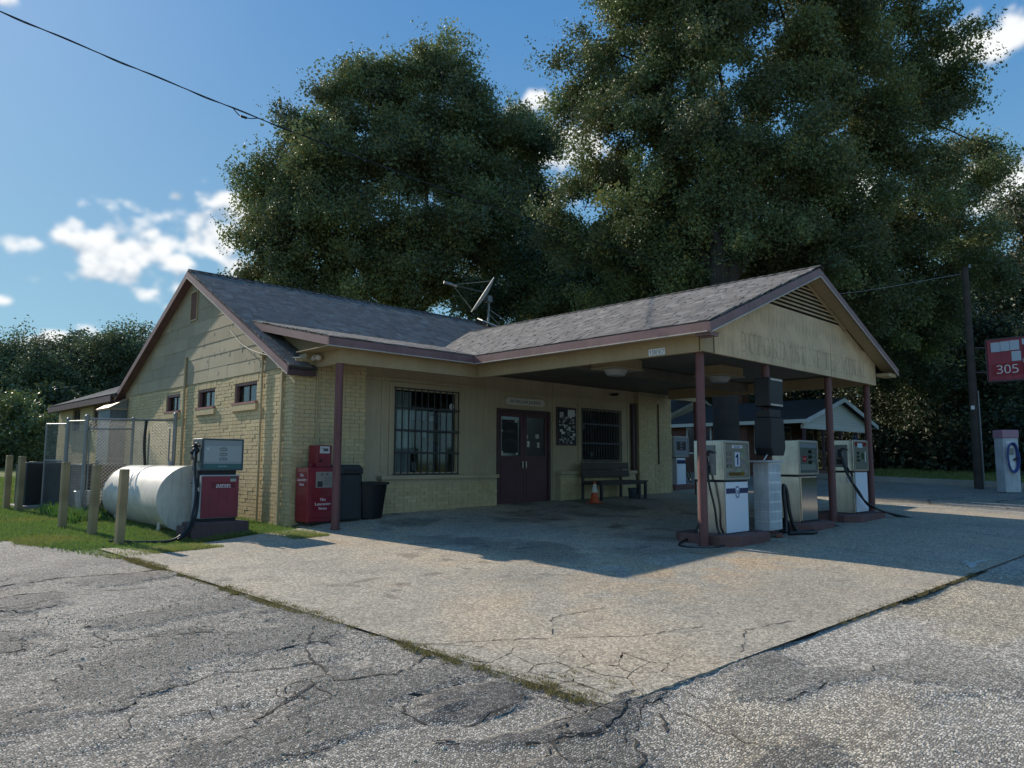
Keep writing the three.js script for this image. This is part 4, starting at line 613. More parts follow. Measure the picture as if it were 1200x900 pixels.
// plaque over the door
const plq = thing('door_plaque', 'long grey plaque reading GO YELLOW JACKETS over the double doors', 'sign', [5.84, 2.52, -0.128]);
mesh('board', extZ([[-0.66, 0], [-0.58, -0.085], [0.58, -0.085], [0.66, 0], [0.58, 0.085], [-0.58, 0.085]], 0, 0.02, [], 0.004), std(0.62, 0.58, 0.48), plq);
print('lettering', 1.08, 0.13, (c, W, H) => { fill(c, '#d2ccbe', 0, 0, W, H); words(c, 'GO YELLOW JACKETS', W / 2, H * 0.54, H * 0.72, '#1c1b1c', 'serif'); }, plq, [0, 0, 0.023], 0, 256);
// poster board beside the doors
const pb = thing('notice_board', 'dark framed notice board full of photographs beside the doors', 'notice board', [7.27, 1.55, -0.146]);
mesh('frame', extZ(rect(-0.35, 0.35, 0, 0.92), 0, 0.03), M.mauveDark, pb);
print('posters', 0.64, 0.86, (c, W, H) => { fill(c, '#17161b', 0, 0, W, H); const R = rng(6); for (let i = 0; i < 60; i++) { const v = 90 + 150 * R(); fill(c, `rgb(${v | 0},${v * 0.98 | 0},${v * (0.9 + 0.1 * R()) | 0})`, R() * W * 0.88, H * (0.05 + 0.88 * R()), W * (0.05 + 0.16 * R()), H * (0.03 + 0.07 * R())); fill(c, '#222128', R() * W, R() * H, W * 0.1, H * 0.05); } fill(c, '#d5d3d0', W * 0.56, H * 0.02, W * 0.4, H * 0.2); fill(c, '#b9b8b8', W * 0.1, H * 0.1, W * 0.22, H * 0.12); }, pb, [0, 0.46, 0.033], 0, 192);
// security camera where the right beam meets the wall
const sc = thing('security_camera', 'small dark security camera at the top of the shop wall', 'camera', [9.0, 2.9, -0.12]); mesh('bracket', bx(-0.02, 0.02, -0.02, 0.02, 0.0, 0.08), M.black, sc); mesh('body', rb(-0.035, 0.035, -0.035, 0.035, 0.07, 0.24, 0.01), M.black, sc);

// newspaper box
const nb = thing('newspaper_box', 'red newspaper vending box by the corner post, marked The Lancaster News', 'newspaper box', [0.31, G(0.31, 0.25) + 0.012, 0.26]);
mesh('body', rb(-0.26, 0.26, 0.03, 0.95, -0.21, 0.21, 0.012), M.red, nb); mesh('plinth', bx(-0.24, 0.24, 0, 0.03, -0.19, 0.19), M.black, nb);
mesh('door', rb(-0.235, 0.235, 0.1, 0.92, 0.208, 0.226, 0.006), M.red, nb);
mesh('coin_box', rb(-0.06, 0.22, 0.95, 1.33, -0.16, 0.14, 0.012), M.red, nb); mesh('coin_knob', new THREE.CylinderGeometry(0.02, 0.02, 0.04, 12).rotateX(PI / 2).translate(0.0, 1.06, 0.155), M.black, nb); mesh('coin_knob', new THREE.CylinderGeometry(0.025, 0.025, 0.05, 12).rotateZ(PI / 2).translate(0.24, 1.06, 0), M.black, nb);
mesh('hinge_block', bx(-0.12, -0.062, 0.95, 1.02, -0.05, 0.05), M.red, nb);
print('coin_label', 0.19, 0.12, (c, W, H) => { fill(c, '#c9c5c2', 0, 0, W, H); fill(c, '#55504f', W * 0.35, H * 0.3, W * 0.5, H * 0.4); fill(c, '#8a8584', W * 0.1, H * 0.2, W * 0.3, H * 0.1); }, nb, [0.08, 1.25, 0.1425], 0, 64);
print('display_window', 0.33, 0.27, (c, W, H) => { fill(c, '#8f8a80', 0, 0, W, H); fill(c, '#33333c', W * 0.1, H * 0.6, W * 0.3, H * 0.35); fill(c, '#5c564e', W * 0.3, H * 0.1, W * 0.12, H * 0.12); fill(c, '#5c564e', W * 0.6, H * 0.1, W * 0.12, H * 0.12); for (let i = 0; i < 6; i++) fill(c, '#6d675f', W * 0.48, H * (0.35 + i * 0.09), W * 0.42, H * 0.03); }, nb, [0.04, 0.74, 0.2295], 0, 96);
const news = (c, W, H) => { fill(c, '#7c0f24', 0, 0, W, H); ['The', 'Lancaster', 'News'].forEach((t, i) => words(c, t, W / 2, H * (0.2 + i * 0.3), H * 0.245, '#e6dfdc', 'serif')); };
print('lettering', 0.36, 0.25, news, nb, [0.02, 0.33, 0.2295], 0, 160); print('lettering', 0.32, 0.26, news, nb, [-0.2635, 0.74, 0], -PI / 2, 160);
// two bins
const bin1 = thing('trash_bin', 'tall black litter bin with domed lid beside the newspaper box', 'bin', [0.88, G(0.88, 0.26) + 0.012, 0.26]);
mesh('body', rb(-0.23, 0.23, 0, 0.80, -0.23, 0.23, 0.03, 3), M.charcoal, bin1); mesh('lid', [extZ([[-0.24, 0.80], [0.24, 0.80], [0.24, 0.9], [0.16, 0.965], [-0.16, 0.965], [-0.24, 0.9]], -0.24, 0.48, [], 0.012)], M.charcoal, bin1); mesh('rib', [bx(-0.18, -0.165, 0.05, 0.78, 0.228, 0.236), bx(0.165, 0.18, 0.05, 0.78, 0.228, 0.236)], M.charcoal, bin1); mesh('flap', bx(-0.15, 0.15, 0.815, 0.89, 0.235, 0.248), M.black, bin1);
const bin2 = thing('trash_can', 'shorter open black wheeled bin under the barred window', 'bin', [1.36, G(1.36, 0.26) + 0.012, 0.26]);
{ const w = (y) => 0.20 + 0.07 * y / 0.62, pos = []; const g = new THREE.CylinderGeometry(0.27 * 1.35, 0.205 * 1.35, 0.62, 4, 1, true).rotateY(PI / 4).translate(0, 0.31, 0); mesh('body', g, M.black, bin2); mesh('bottom', bx(-0.19, 0.19, 0.005, 0.02, -0.19, 0.19), M.black, bin2); mesh('rim', [bx(-0.29, 0.29, 0.60, 0.645, 0.25, 0.28), bx(-0.29, 0.29, 0.60, 0.645, -0.28, -0.25), bx(-0.29, -0.26, 0.60, 0.645, -0.25, 0.25), bx(0.26, 0.29, 0.60, 0.645, -0.25, 0.25)], M.black, bin2); mesh('label', bx(0.272, 0.277, 0.42, 0.54, -0.05, 0.05), M.white, bin2); }
// bench
const bench = thing('bench', 'dark slatted wooden bench in front of the second barred window', 'bench', [8.45, G(8.45, 0.4) + 0.012, 0.38]);
for (const z of [-0.12, 0.02, 0.16, 0.3]) mesh('seat_slat', rb(-0.95, 0.95, 0.42, 0.455, z - 0.062, z + 0.062, 0.006), M.oldWood, bench);
for (const [y, h] of [[0.62, 0.17], [0.81, 0.17]]) { const g = rb(-0.93, 0.93, -h / 2, h / 2, -0.018, 0.018, 0.006); g.rotateX(-0.12).translate(0, y, -0.23 - (y - 0.6) * 0.12); mesh('back_slat', g, M.oldWood, bench); }
for (const x of [-0.88, 0.62]) { mesh('leg', bx(x, x + 0.06, 0, 0.42, 0.27, 0.33), M.iron, bench); mesh('leg', bx(x, x + 0.06, 0, 0.88, -0.3, -0.255), M.iron, bench); } mesh('leg', bx(0.88, 0.94, 0, 0.42, 0.27, 0.33), M.iron, bench);
mesh('rail', [bx(-0.82, 0.88, 0.36, 0.415, 0.28, 0.31), bx(-0.86, -0.83, 0.36, 0.415, -0.255, 0.27), bx(0.63, 0.66, 0.36, 0.415, -0.255, 0.27)], M.iron, bench);
// cone and bucket
const cone = thing('traffic_cone', 'small orange traffic cone with pale collar by the bench', 'cone', [7.32, G(7.32, 0.7) + 0.012, 0.7]);
mesh('base', rb(-0.14, 0.14, 0, 0.03, -0.14, 0.14, 0.008), M.orange, cone); mesh('body', new THREE.LatheGeometry([[0.11, 0.03], [0.02, 0.5], [0.012, 0.5], [0.1, 0.03]].map((p) => new THREE.Vector2(...p)), 24), M.orange, cone); mesh('collar', new THREE.LatheGeometry([[0.073, 0.245], [0.036, 0.44]].map((p) => new THREE.Vector2(...p)), 24), std(0.72, 0.70, 0.64), cone);
const bucket = thing('bucket', 'dark bucket standing under the right end of the bench', 'bucket', [9.05, G(9.05, 0.55) + 0.012, 0.52]); mesh('pail', new THREE.LatheGeometry([[0.001, 0.005], [0.1, 0.005], [0.13, 0.25], [0.137, 0.25], [0.137, 0.262], [0.124, 0.262], [0.095, 0.02], [0.001, 0.02]].map((p) => new THREE.Vector2(...p)), 22), M.slate, bucket); mesh('handle', tube([[-0.135, 0.25, 0], [-0.09, 0.17, 0.1], [0, 0.14, 0.14], [0.09, 0.17, 0.1], [0.135, 0.25, 0]], 0.004, 16, 5), M.galvDark, bucket);

// --- pump islands and pumps
function octagon(cx, cz, a, b, c = 0.22) { return [[cx - a + c, cz - b], [cx + a - c, cz - b], [cx + a, cz - b + c], [cx + a, cz + b - c], [cx + a - c, cz + b], [cx - a + c, cz + b], [cx - a, cz + b - c], [cx - a, cz - b + c]]; }
function island(cx, cz, a, b, h, label, mat = M.islandRed) {
  const y = G(cx, cz), o = thing('pump_island', label, 'kerb', [cx, y, cz], 0, 'painted pump islands'), sh = shapeOf(octagon(0, 0, a, b).map((p) => [p[0], -p[1]]));
  const g = new THREE.ExtrudeGeometry(sh, { depth: h + 0.06, bevelEnabled: true, bevelThickness: 0.02, bevelSize: 0.02, bevelOffset: -0.02, bevelSegments: 2 }).rotateX(-PI / 2).translate(0, -0.08, 0); mesh('kerb', g, mat, o); return o;
}
island(4.36, 5.72, 0.68, 0.56, 0.14, 'red painted concrete island under the pump numbered 1'); island(6.82, 5.74, 0.68, 0.52, 0.12, 'red painted concrete island under the plain stainless pump'); island(8.98, 5.78, 0.86, 0.54, 0.12, 'red painted concrete island under the pump farthest right of the canopy'); island(12.75, -0.75, 0.85, 0.5, 0.14, 'red painted concrete island beyond the end of the shop wall');
const hose = (pts, parent, r = 0.014) => mesh('hose', tube(pts, r, 60, 8), M.rubber, parent);
function nozzle(parent, x, y, z, s = -1) { const n = part('nozzle', parent); mesh('grip', [rb(x - 0.03, x + 0.03, y - 0.05, y + 0.11, z - 0.03, z + 0.03, 0.012), tube([[x, y + 0.07, z + 0.02], [x + s * 0.01, y + 0.13, z + 0.05], [x, y + 0.1, z + 0.13]], 0.014, 10, 7)], M.black, n); mesh('lever', tube([[x - 0.02, y + 0.05, z + 0.05], [x + s * 0.03, y - 0.02, z + 0.07], [x, y - 0.06, z + 0.03]], 0.007, 10, 6), M.steelV, n); return n; }
function gasPump(x0, x1, z, label, o = {}) {   // front faces +z; x0..x1 the width of the head
  const cx = (x0 + x1) / 2, w = (x1 - x0) / 2, y0 = G(cx, z - 0.25) + (o.base ?? 0.12), p = thing('fuel_pump', label, 'fuel pump', [cx, y0, z], 0, 'fuel pumps'), bw = w * (o.narrow || 0.93), D = o.depth || 0.5, H = 1.44;
  mesh('cabinet', rb(-bw, bw, 0, 0.80, -D, -0.02, 0.012), o.bodyMat || M.steel, p); mesh('base_plinth', bx(-bw + 0.02, bw - 0.02, -0.02, 0.03, -D + 0.02, 0.0), M.black, p);
  const head = part('head', p); mesh('case', rb(-w, w, 0.82, H, -D - 0.02, 0.0, 0.015), o.headMat || M.steel, head); mesh('bezel', [bx(-w + 0.01, w - 0.01, H - 0.045, H - 0.012, 0, 0.016), bx(-w + 0.01, w - 0.01, 0.835, 0.865, 0, 0.016), bx(-w + 0.01, -w + 0.04, 0.865, H - 0.045, 0, 0.016), bx(w - 0.04, w - 0.01, 0.865, H - 0.045, 0, 0.016)], M.steelV, head); mesh('neck', bx(-bw + 0.01, bw - 0.01, 0.80, 0.82, -D + 0.01, -0.03), M.black, head);
  print('dial', (w - 0.045) * 2, H - 0.92, o.dial, head, [0, (H - 0.045 + 0.865) / 2, 0.004], 0, 220, { roughness: 0.2 });
  return p;
}
const dialGrey = (num) => (c, W, H) => { fill(c, '#7d7c72', 0, 0, W, H); const R = rng(4); for (let i = 0; i < 90; i++) fill(c, `rgba(${120 + 60 * R() | 0},${118 + 60 * R() | 0},${100 + 60 * R() | 0},0.35)`, R() * W, R() * H, W * 0.2 * R(), H * 0.12 * R()); for (let i = 0; i < 3; i++) { fill(c, '#3e3d3c', W * 0.06, H * (0.27 + i * 0.18), W * 0.2, H * 0.085); words(c, ['00.00', '0.000', '3.05'][i], W * 0.16, H * (0.315 + i * 0.18), H * 0.07, '#b9b6aa'); } fill(c, '#c9ccd2', W * 0.3, H * 0.05, W * 0.46, H * 0.09); fill(c, '#5b4a22', W * 0.14, H * 0.86, W * 0.6, H * 0.1); fill(c, '#7a6420', W * 0.7, H * 0.84, W * 0.14, H * 0.12); if (num) { fill(c, '#c3cad6', W * 0.42, H * 0.26, W * 0.22, H * 0.42); words(c, num, W * 0.53, H * 0.48, H * 0.46, '#12224e'); } words(c, 'UNLEADED', W * 0.53, H * 0.1, H * 0.07, '#30364e'); };
// number 1
const p1 = gasPump(3.95, 4.73, 6.0, 'stainless fuel pump numbered 1 with white front panel and blue band', { dial: dialGrey('1'), base: 0.125 });
mesh('front_panel', rb(-0.33, 0.34, 0.02, 0.795, -0.024, -0.004, 0.006), M.panelWhite, p1); mesh('band', bx(-0.33, 0.34, 0.62, 0.70, -0.004, -0.001), M.blue, p1);
print('emblem', 0.13, 0.19, (c, W, H) => { fill(c, '#cfd7e6', 0, 0, W, H); c.fillStyle = '#1b2444'; c.beginPath(); c.ellipse(W / 2, H / 2, W * 0.48, H * 0.48, 0, 0, 7); c.fill(); c.fillStyle = '#d6dcea'; c.beginPath(); c.ellipse(W / 2, H / 2, W * 0.36, H * 0.38, 0, 0, 7); c.fill(); words(c, '76', W / 2, H * 0.53, H * 0.42, '#1b2444'); }, p1, [0, 0.64, 0.002], 0, 64);
{ const rc = part('nozzle_recess', p1); mesh('recess', bx(-0.405, -0.39, 0.90, 1.36, -0.40, -0.14), M.galvDark, rc); mesh('boot', rb(-0.43, -0.395, 0.93, 1.05, -0.32, -0.22, 0.01), M.black, rc); }
nozzle(p1, -0.43, 1.14, -0.28); hose([[-0.43, 1.1, -0.26], [-0.46, 0.8, -0.22], [-0.44, 0.4, -0.14], [-0.42, 0.06, -0.1], [-0.52, -0.09, 0.08], [-0.9, -0.15, 0.02], [-1.1, -0.13, -0.28], [-0.85, -0.12, -0.5], [-0.5, 0.02, -0.45], [-0.42, 0.3, -0.4], [-0.4, 0.75, -0.38]], p1, 0.017);
// plain stainless pump
const p2 = gasPump(6.39, 7.17, 6.05, 'plain stainless fuel pump with dim dial and red sticker', { dial: (c, W, H) => { fill(c, '#59605a', 0, 0, W, H); fill(c, '#7d858a', 0, 0, W, H * 0.16); for (let i = 0; i < 3; i++) fill(c, '#14170f', W * 0.5, H * (0.24 + i * 0.18), W * 0.2, H * 0.11); fill(c, '#93242e', W * 0.16, H * 0.44, W * 0.24, H * 0.2); words(c, 'STOP', W * 0.28, H * 0.54, H * 0.07, '#d8b8b8'); for (let i = 0; i < 4; i++) fill(c, '#888f88', W * 0.74, H * (0.26 + i * 0.14), W * 0.16, H * 0.02); fill(c, '#7c8078', W * 0.06, H * 0.72, W * 0.86, H * 0.2); }, base: 0.12 });
mesh('front_panel', rb(-0.32, 0.32, 0.03, 0.79, -0.026, 0.0, 0.008), M.mirror, p2); mesh('valve_box', bx(0.33, 0.42, 0.02, 0.42, -0.3, -0.1), M.white, p2);
hose([[0.3, 0.02, -0.02], [0.55, -0.05, 0.1], [0.9, -0.13, 0.2], [1.15, -0.13, 0.15], [1.0, -0.13, 0.32], [0.7, -0.14, 0.3]], p2, 0.018);
// third pump
const p3 = gasPump(8.70, 9.42, 6.1, 'stainless fuel pump with red topped dial and long black hoses', { dial: (c, W, H) => { fill(c, '#73766a', 0, 0, W, H); fill(c, '#7c2b2b', 0, 0, W, H * 0.14); fill(c, '#b9d0d8', W * 0.26, H * 0.03, W * 0.4, H * 0.17); for (let i = 0; i < 3; i++) fill(c, '#33362e', W * 0.16, H * (0.36 + i * 0.14), W * 0.24, H * 0.09); fill(c, '#d5d6d2', W * 0.84, H * 0.34, W * 0.06, H * 0.4); fill(c, '#2b4a2c', W * 0.55, H * 0.4, W * 0.2, H * 0.24); }, base: 0.12 });
mesh('front_panel', rb(-0.28, 0.3, 0.02, 0.80, -0.024, -0.002, 0.006), M.panelWhite, p3); mesh('antenna', cyl(0.01, 0.008, 0.1, 0.05, 1.44, -0.1), M.blueHose, p3);
{ const rc = part('nozzle_recess', p3); mesh('recess', bx(-0.375, -0.362, 0.90, 1.34, -0.40, -0.12), M.galvDark, rc); mesh('boot', rb(-0.40, -0.37, 0.96, 1.06, -0.32, -0.2, 0.01), M.black, rc); }
nozzle(p3, -0.40, 1.14, -0.25); hose([[-0.40, 1.08, -0.22], [-0.44, 0.75, -0.1], [-0.36, 0.45, 0.06], [-0.1, 0.18, 0.12], [0.3, 0.06, 0.2], [0.75, -0.04, 0.26], [0.95, -0.11, 0.36], [0.8, -0.14, 0.5]], p3, 0.02); hose([[-0.40, 0.9, -0.16], [-0.42, 0.6, -0.02], [-0.28, 0.3, 0.1], [0.1, 0.1, 0.2], [0.6, -0.0, 0.22], [0.9, -0.08, 0.42], [0.98, -0.13, 0.62]], p3, 0.02);
mesh('cup', new THREE.CylinderGeometry(0.04, 0.03, 0.12, 14).translate(-0.41, 0.66, -0.1), M.white, p3);
// the one at the end of the building
const p4 = gasPump(12.3, 13.1, -0.4, 'old white fuel pump beyond the end of the shop wall', { dial: (c, W, H) => { fill(c, '#8a8d90', 0, 0, W, H); fill(c, '#4a4648', W * 0.14, H * 0.2, W * 0.7, H * 0.5); for (let i = 0; i < 3; i++) words(c, '88.8', W * 0.5, H * (0.28 + i * 0.16), H * 0.12, '#a9a3a3'); }, base: 0.12, narrow: 0.6, bodyMat: M.panelWhite, headMat: M.paleGrey });
mesh('band', bx(-0.22, 0.22, 0.63, 0.74, -0.019, -0.014), M.blue, p4); mesh('front_panel', bx(-0.23, 0.23, 0.02, 0.62, -0.019, -0.012), M.panelWhite, p4); hose([[0.25, 0.9, -0.2], [0.36, 0.6, -0.1], [0.4, 0.2, 0.05], [0.3, 0.1, 0.1], [0.26, 0.4, -0.05]], p4, 0.02);
// loose brick by the first island
{ const b = mesh('loose_brick', rb(-0.1, 0.1, 0, 0.065, -0.05, 0.05, 0.006), std(0.22, 0.09, 0.06, { map: T.grime })); b.position.set(5.3, G(5.3, 6.15) + 0.012, 6.18); b.rotation.y = 0.5; tag(b, 'loose red brick on the slab beside the first island', 'brick'); }
// squeegee cabinet and boxes on the second post
const bin3 = thing('service_cabinet', 'grey ribbed plastic service cabinet hung low on the second canopy post', 'cabinet', [5.26, G(5.3, 6) + 0.12, 6.03]);
{ const prof = (y) => 0.26 - 0.05 * sstep(0.25, 0, y); for (let i = 0; i < 7; i++) { const y0 = i * 0.155, h = 0.138, a = prof(y0), g = extZ([[-0.21, y0], [a - 0.05, y0], [prof(y0 + h) - 0.05, y0 + h], [-0.21, y0 + h]], -0.14, 0.28, [], 0.01); mesh('rib_panel', g, M.paleGrey, bin3); } mesh('core', bx(-0.2, 0.2, 0.01, 1.08, -0.13, 0.137), M.white, bin3); mesh('lid', rb(-0.27, 0.27, 1.085, 1.12, -0.16, 0.16, 0.008), M.paleGrey, bin3); mesh('squeegee', [bar(V(-0.14, 1.12, 0.02), V(0.12, 1.3, 0.02), 0.012), bar(V(0.05, 1.25, 0.02), V(0.17, 1.22, 0.02), 0.015)], M.white, bin3); }
const sp = thing('speaker_box', 'black speaker box strapped high on the second canopy post', 'speaker', [5.47, 2.05, 5.98]); mesh('case', rb(-0.24, 0.24, 0.02, 0.5, -0.12, 0.16, 0.02), M.black, sp); mesh('strap', bx(-0.22, 0.2, 0.03, 0.06, 0.158, 0.17), M.peel, sp); mesh('strap', bx(-0.2, 0.2, 0.45, 0.485, 0.158, 0.17), M.peel, sp);
const tw = thing('towel_dispenser', 'black tapered towel dispenser below the speaker box', 'dispenser', [5.44, 1.26, 5.98]); mesh('case', extZ([[-0.19, 0], [0.19, 0], [0.26, 0.12], [0.22, 0.62], [-0.22, 0.62], [-0.25, 0.12]], -0.12, 0.3, [], 0.015), M.black, tw); mesh('top_tray', rb(-0.2, 0.2, 0.63, 0.76, -0.1, 0.14, 0.01), M.black, tw);
// black hose and mat hanging by the second pump
const hb = thing('hose_bundle', 'black rubber hose hanging down in a heap between two pumps', 'hose', [5.8, G(5.8, 6.0) + 0.012, 5.98]); mesh('hose', [tube([[-0.05, 0.02, 0.1], [0.05, 0.3, 0.06], [0.08, 0.7, 0.02], [0.15, 0.8, 0.0], [0.2, 0.7, 0.02], [0.22, 0.3, 0.06], [0.3, 0.03, 0.14], [0.55, 0.02, 0.3], [0.35, 0.02, 0.42], [0.0, 0.03, 0.3], [-0.15, 0.02, 0.2]], 0.032, 70, 8)], M.rubber, hb); mesh('flap', extZ([[-0.16, 0.0], [0.26, 0.0], [0.2, 0.2], [0.02, 0.26]], 0.02, 0.02), M.rubber, hb);

// --- diesel corner
const dBase = thing('pump_plinth', 'mauve painted concrete block under the diesel pump', 'plinth', [-1.11, -0.16, -0.42]);
mesh('block', rb(-0.46, 0.46, 0, 0.31, -0.25, 0.25, 0.02), M.islandMauve, dBase); mesh('side_block', rb(-0.56, -0.462, 0.02, 0.26, -0.2, 0.12, 0.015), M.islandMauve, dBase);
const dp = thing('diesel_pump', 'red and slate diesel pump with white dial and black hose', 'fuel pump', [-1.06, 0.15, -0.4]);
mesh('cabinet', rb(-0.33, 0.31, 0.05, 0.76, -0.36, -0.005, 0.01), M.paleGrey, dp); mesh('front_panel', rb(-0.32, 0.30, 0.06, 0.74, -0.008, 0.006, 0.004), M.redFaded, dp); mesh('gap', bx(-0.3, 0.28, 0.0, 0.05, -0.34, -0.02), M.black, dp); mesh('neck', bx(-0.26, 0.26, 0.76, 0.83, -0.34, -0.03), M.black, dp);
{ const head = part('head', dp); mesh('case', rb(-0.35, 0.36, 0.83, 1.36, -0.37, 0.015, 0.012), M.slate, head); mesh('bezel', [bx(-0.34, 0.35, 1.335, 1.355, 0.012, 0.03), bx(-0.34, 0.35, 0.835, 0.855, 0.012, 0.03), bx(-0.34, -0.32, 0.855, 1.335, 0.012, 0.03), bx(0.33, 0.35, 0.855, 1.335, 0.012, 0.03)], M.slate, head);
  print('dial', 0.645, 0.475, (c, W, H) => { fill(c, '#8d9496', 0, 0, W, H); fill(c, '#9fa5a6', W * 0.02, H * 0.2, W * 0.96, H * 0.55); fill(c, '#2c5f62', 0, H * 0.82, W, H * 0.18); for (let i = 0; i < 3; i++) { fill(c, '#4a4d4e', W * 0.40, H * (0.28 + i * 0.17), W * 0.2, H * 0.085); for (let k = 0; k < 5; k++) fill(c, '#b9bdbb', W * (0.41 + 0.037 * k), H * (0.295 + i * 0.17), W * 0.02, H * 0.055); fill(c, '#6e7374', W * 0.44, H * (0.235 + i * 0.17), W * 0.12, H * 0.02); } words(c, 'THIS SALE', W / 2, H * 0.905, H * 0.07, '#8fb0ae'); fill(c, '#c6c9c6', W * 0.08, H * 0.26, W * 0.05, H * 0.08); }, head, [0.005, 1.095, 0.020], 0, 256, { roughness: 0.25 }); }
print('lettering', 0.40, 0.085, (c, W, H) => { fill(c, '#6b2433', 0, 0, W, H); c.save(); c.transform(1, 0, -0.22, 1, H * 0.15, 0); words(c, 'DIESEL', W / 2, H * 0.55, H * 0.95, '#e4dedd'); c.restore(); }, dp, [0.04, 0.58, 0.0085], 0, 256); print('sticker', 0.1, 0.085, (c, W, H) => { fill(c, '#a9aaa4', 0, 0, W, H); fill(c, '#3d5a4a', 0, 0, W, H * 0.45); }, dp, [0.2, 0.69, 0.0085], 0, 48); mesh('stripe', bx(-0.2, 0.27, 0.62, 0.645, 0.006, 0.0085), M.red, dp);
{ const nz = nozzle(dp, 0, 0, 0); nz.scale.setScalar(1.5); nz.position.set(-0.42, 1.08, -0.1); mesh('swivel', [new THREE.SphereGeometry(0.06, 12, 10).translate(-0.42, 1.16, -0.05), bar(V(-0.50, 1.12, -0.08), V(-0.36, 1.16, -0.06), 0.03, 8)], M.black, dp); } mesh('holster', rb(-0.40, -0.35, 0.98, 1.2, -0.22, -0.02, 0.01), M.steelV, dp);
hose([[-0.41, 1.04, -0.1], [-0.42, 0.8, -0.04], [-0.43, 0.5, 0.06], [-0.5, 0.2, 0.18], [-0.62, -0.06, 0.3], [-0.85, -0.22, 0.36], [-1.25, -0.23, 0.28], [-1.7, -0.2, 0.14]], dp, 0.023); hose([[-0.36, 0.82, -0.05], [-0.37, 0.66, -0.02], [-0.40, 0.4, 0.08], [-0.47, 0.12, 0.2], [-0.6, -0.1, 0.3], [-0.8, -0.22, 0.4]], dp, 0.023); mesh('hose_clamp', cyl(0.024, 0.024, 0.06, -0.385, 0.5, 0.04), M.steelV, dp);
// tank
const tk = thing('fuel_tank', 'white cylindrical diesel tank lying beside the gable wall', 'tank', [-1.36, 0.5, -0.85]);
mesh('shell', new THREE.CylinderGeometry(0.555, 0.555, 2.95, 56, 1, false).rotateX(PI / 2).translate(0, 0, -1.475), M.tank, tk); for (const z of [-0.012, -1.55, -2.93]) mesh('weld_seam', new THREE.TorusGeometry(0.556, 0.007, 6, 56).translate(0, 0, z), M.tank, tk); print('label', 0.3, 0.42, (c, W, H) => { fill(c, '#c2bfb4', 0, 0, W, H); fill(c, '#8a877d', W * 0.25, H * 0.2, W * 0.4, H * 0.03); fill(c, '#8a877d', W * 0.2, H * 0.3, W * 0.5, H * 0.06); words(c, 'DIESEL', W * 0.5, H * 0.48, H * 0.1, '#77746c'); fill(c, '#e4e2dc', W * 0.35, H * 0.58, W * 0.16, H * 0.08); }, tk, [0.05, 0.2, 0.006], 0, 96);
for (const z of [-0.3, -2.6]) for (const s of [-1, 1]) mesh('leg', bar(V(s * 0.38, -0.3, z), V(s * 0.42, -0.66, z), 0.03, 10), M.tank, tk); mesh('filler_cap', cyl(0.06, 0.06, 0.09, 0, 0.55, -1.0), M.galv, tk);
// timber bollards
[[-2.83, -2.6, 'first timber bollard from the gate, left of the white tank'], [-2.72, -1.28, 'middle timber bollard in front of the fence and tank end'], [-2.68, -0.05, 'timber bollard nearest the asphalt, in front of the white tank'], [-2.94, -6.6, 'leftmost timber bollard on the lawn by the air conditioner'], [-2.82, -6.1, 'second timber bollard from the left on the lawn']].forEach(([x, z, label], i) => { const R = rng(i + 2), b = mesh('timber_bollard', rb(-0.056, 0.056, -0.2, 1.13 + 0.03 * R(), -0.056, 0.056, 0.012), M.post4); b.position.set(x, G(x, z) - 0.05, z); b.rotation.set((R() - 0.5) * 0.05, R() * 0.4, (R() - 0.5) * 0.05); tag(b, label, 'bollard', 'timber bollards on the grass'); });
// chain link fence
const fence = thing('chain_link_fence', 'tall galvanised chain link fence around the yard behind the tank', 'fence');
function fencePanel(a, b, h, gate) {   // a, b: [x,z]
  const dx = b[0] - a[0], dz = b[1] - a[1], Ln = Math.hypot(dx, dz), P = (s, y) => V(a[0] + dx * s, G(a[0] + dx * s, a[1] + dz * s) + y, a[1] + dz * s), wires = [], st = 0.068;
  for (let k = -Math.ceil(h / st); k * st < Ln; k++) { for (const m of [0, 1]) { let s0 = k * st, y0 = 0.05, s1 = s0 + h - 0.08, y1 = h - 0.03; if (s0 < 0) { y0 -= s0; s0 = 0; } if (s1 > Ln) { y1 -= s1 - Ln; s1 = Ln; } if (s1 <= s0) continue; wires.push(bar(P((m ? Ln - s0 : s0) / Ln, y0), P((m ? Ln - s1 : s1) / Ln, y1), 0.0032, 3)); } }
  const pnl = part(gate ? 'gate_leaf' : 'panel', fence); tag(mesh('wire_mesh', wires, M.galv, pnl), null, null, null, 'stuff'); mesh('rail', bar(P(0, h), P(1, h), 0.021, 8), M.galv, pnl); if (gate) { mesh('rail', bar(P(0, 0.08), P(1, 0.08), 0.021, 8), M.galv, pnl); mesh('rail', bar(P(0, 1.0), P(1, 1.0), 0.018, 8), M.galv, pnl); mesh('stile', bar(P(0, 0.06), P(0, h), 0.021, 8), M.galv, pnl); mesh('stile', bar(P(1, 0.06), P(1, h), 0.021, 8), M.galv, pnl); }
}
const fpost = (x, z, h, r = 0.032) => mesh('post', [cyl(r, r, h + 0.2, x, G(x, z) - 0.2, z, 12), new THREE.SphereGeometry(r * 1.25, 10, 8).translate(x, G(x, z) + h, z)], M.galv, fence);
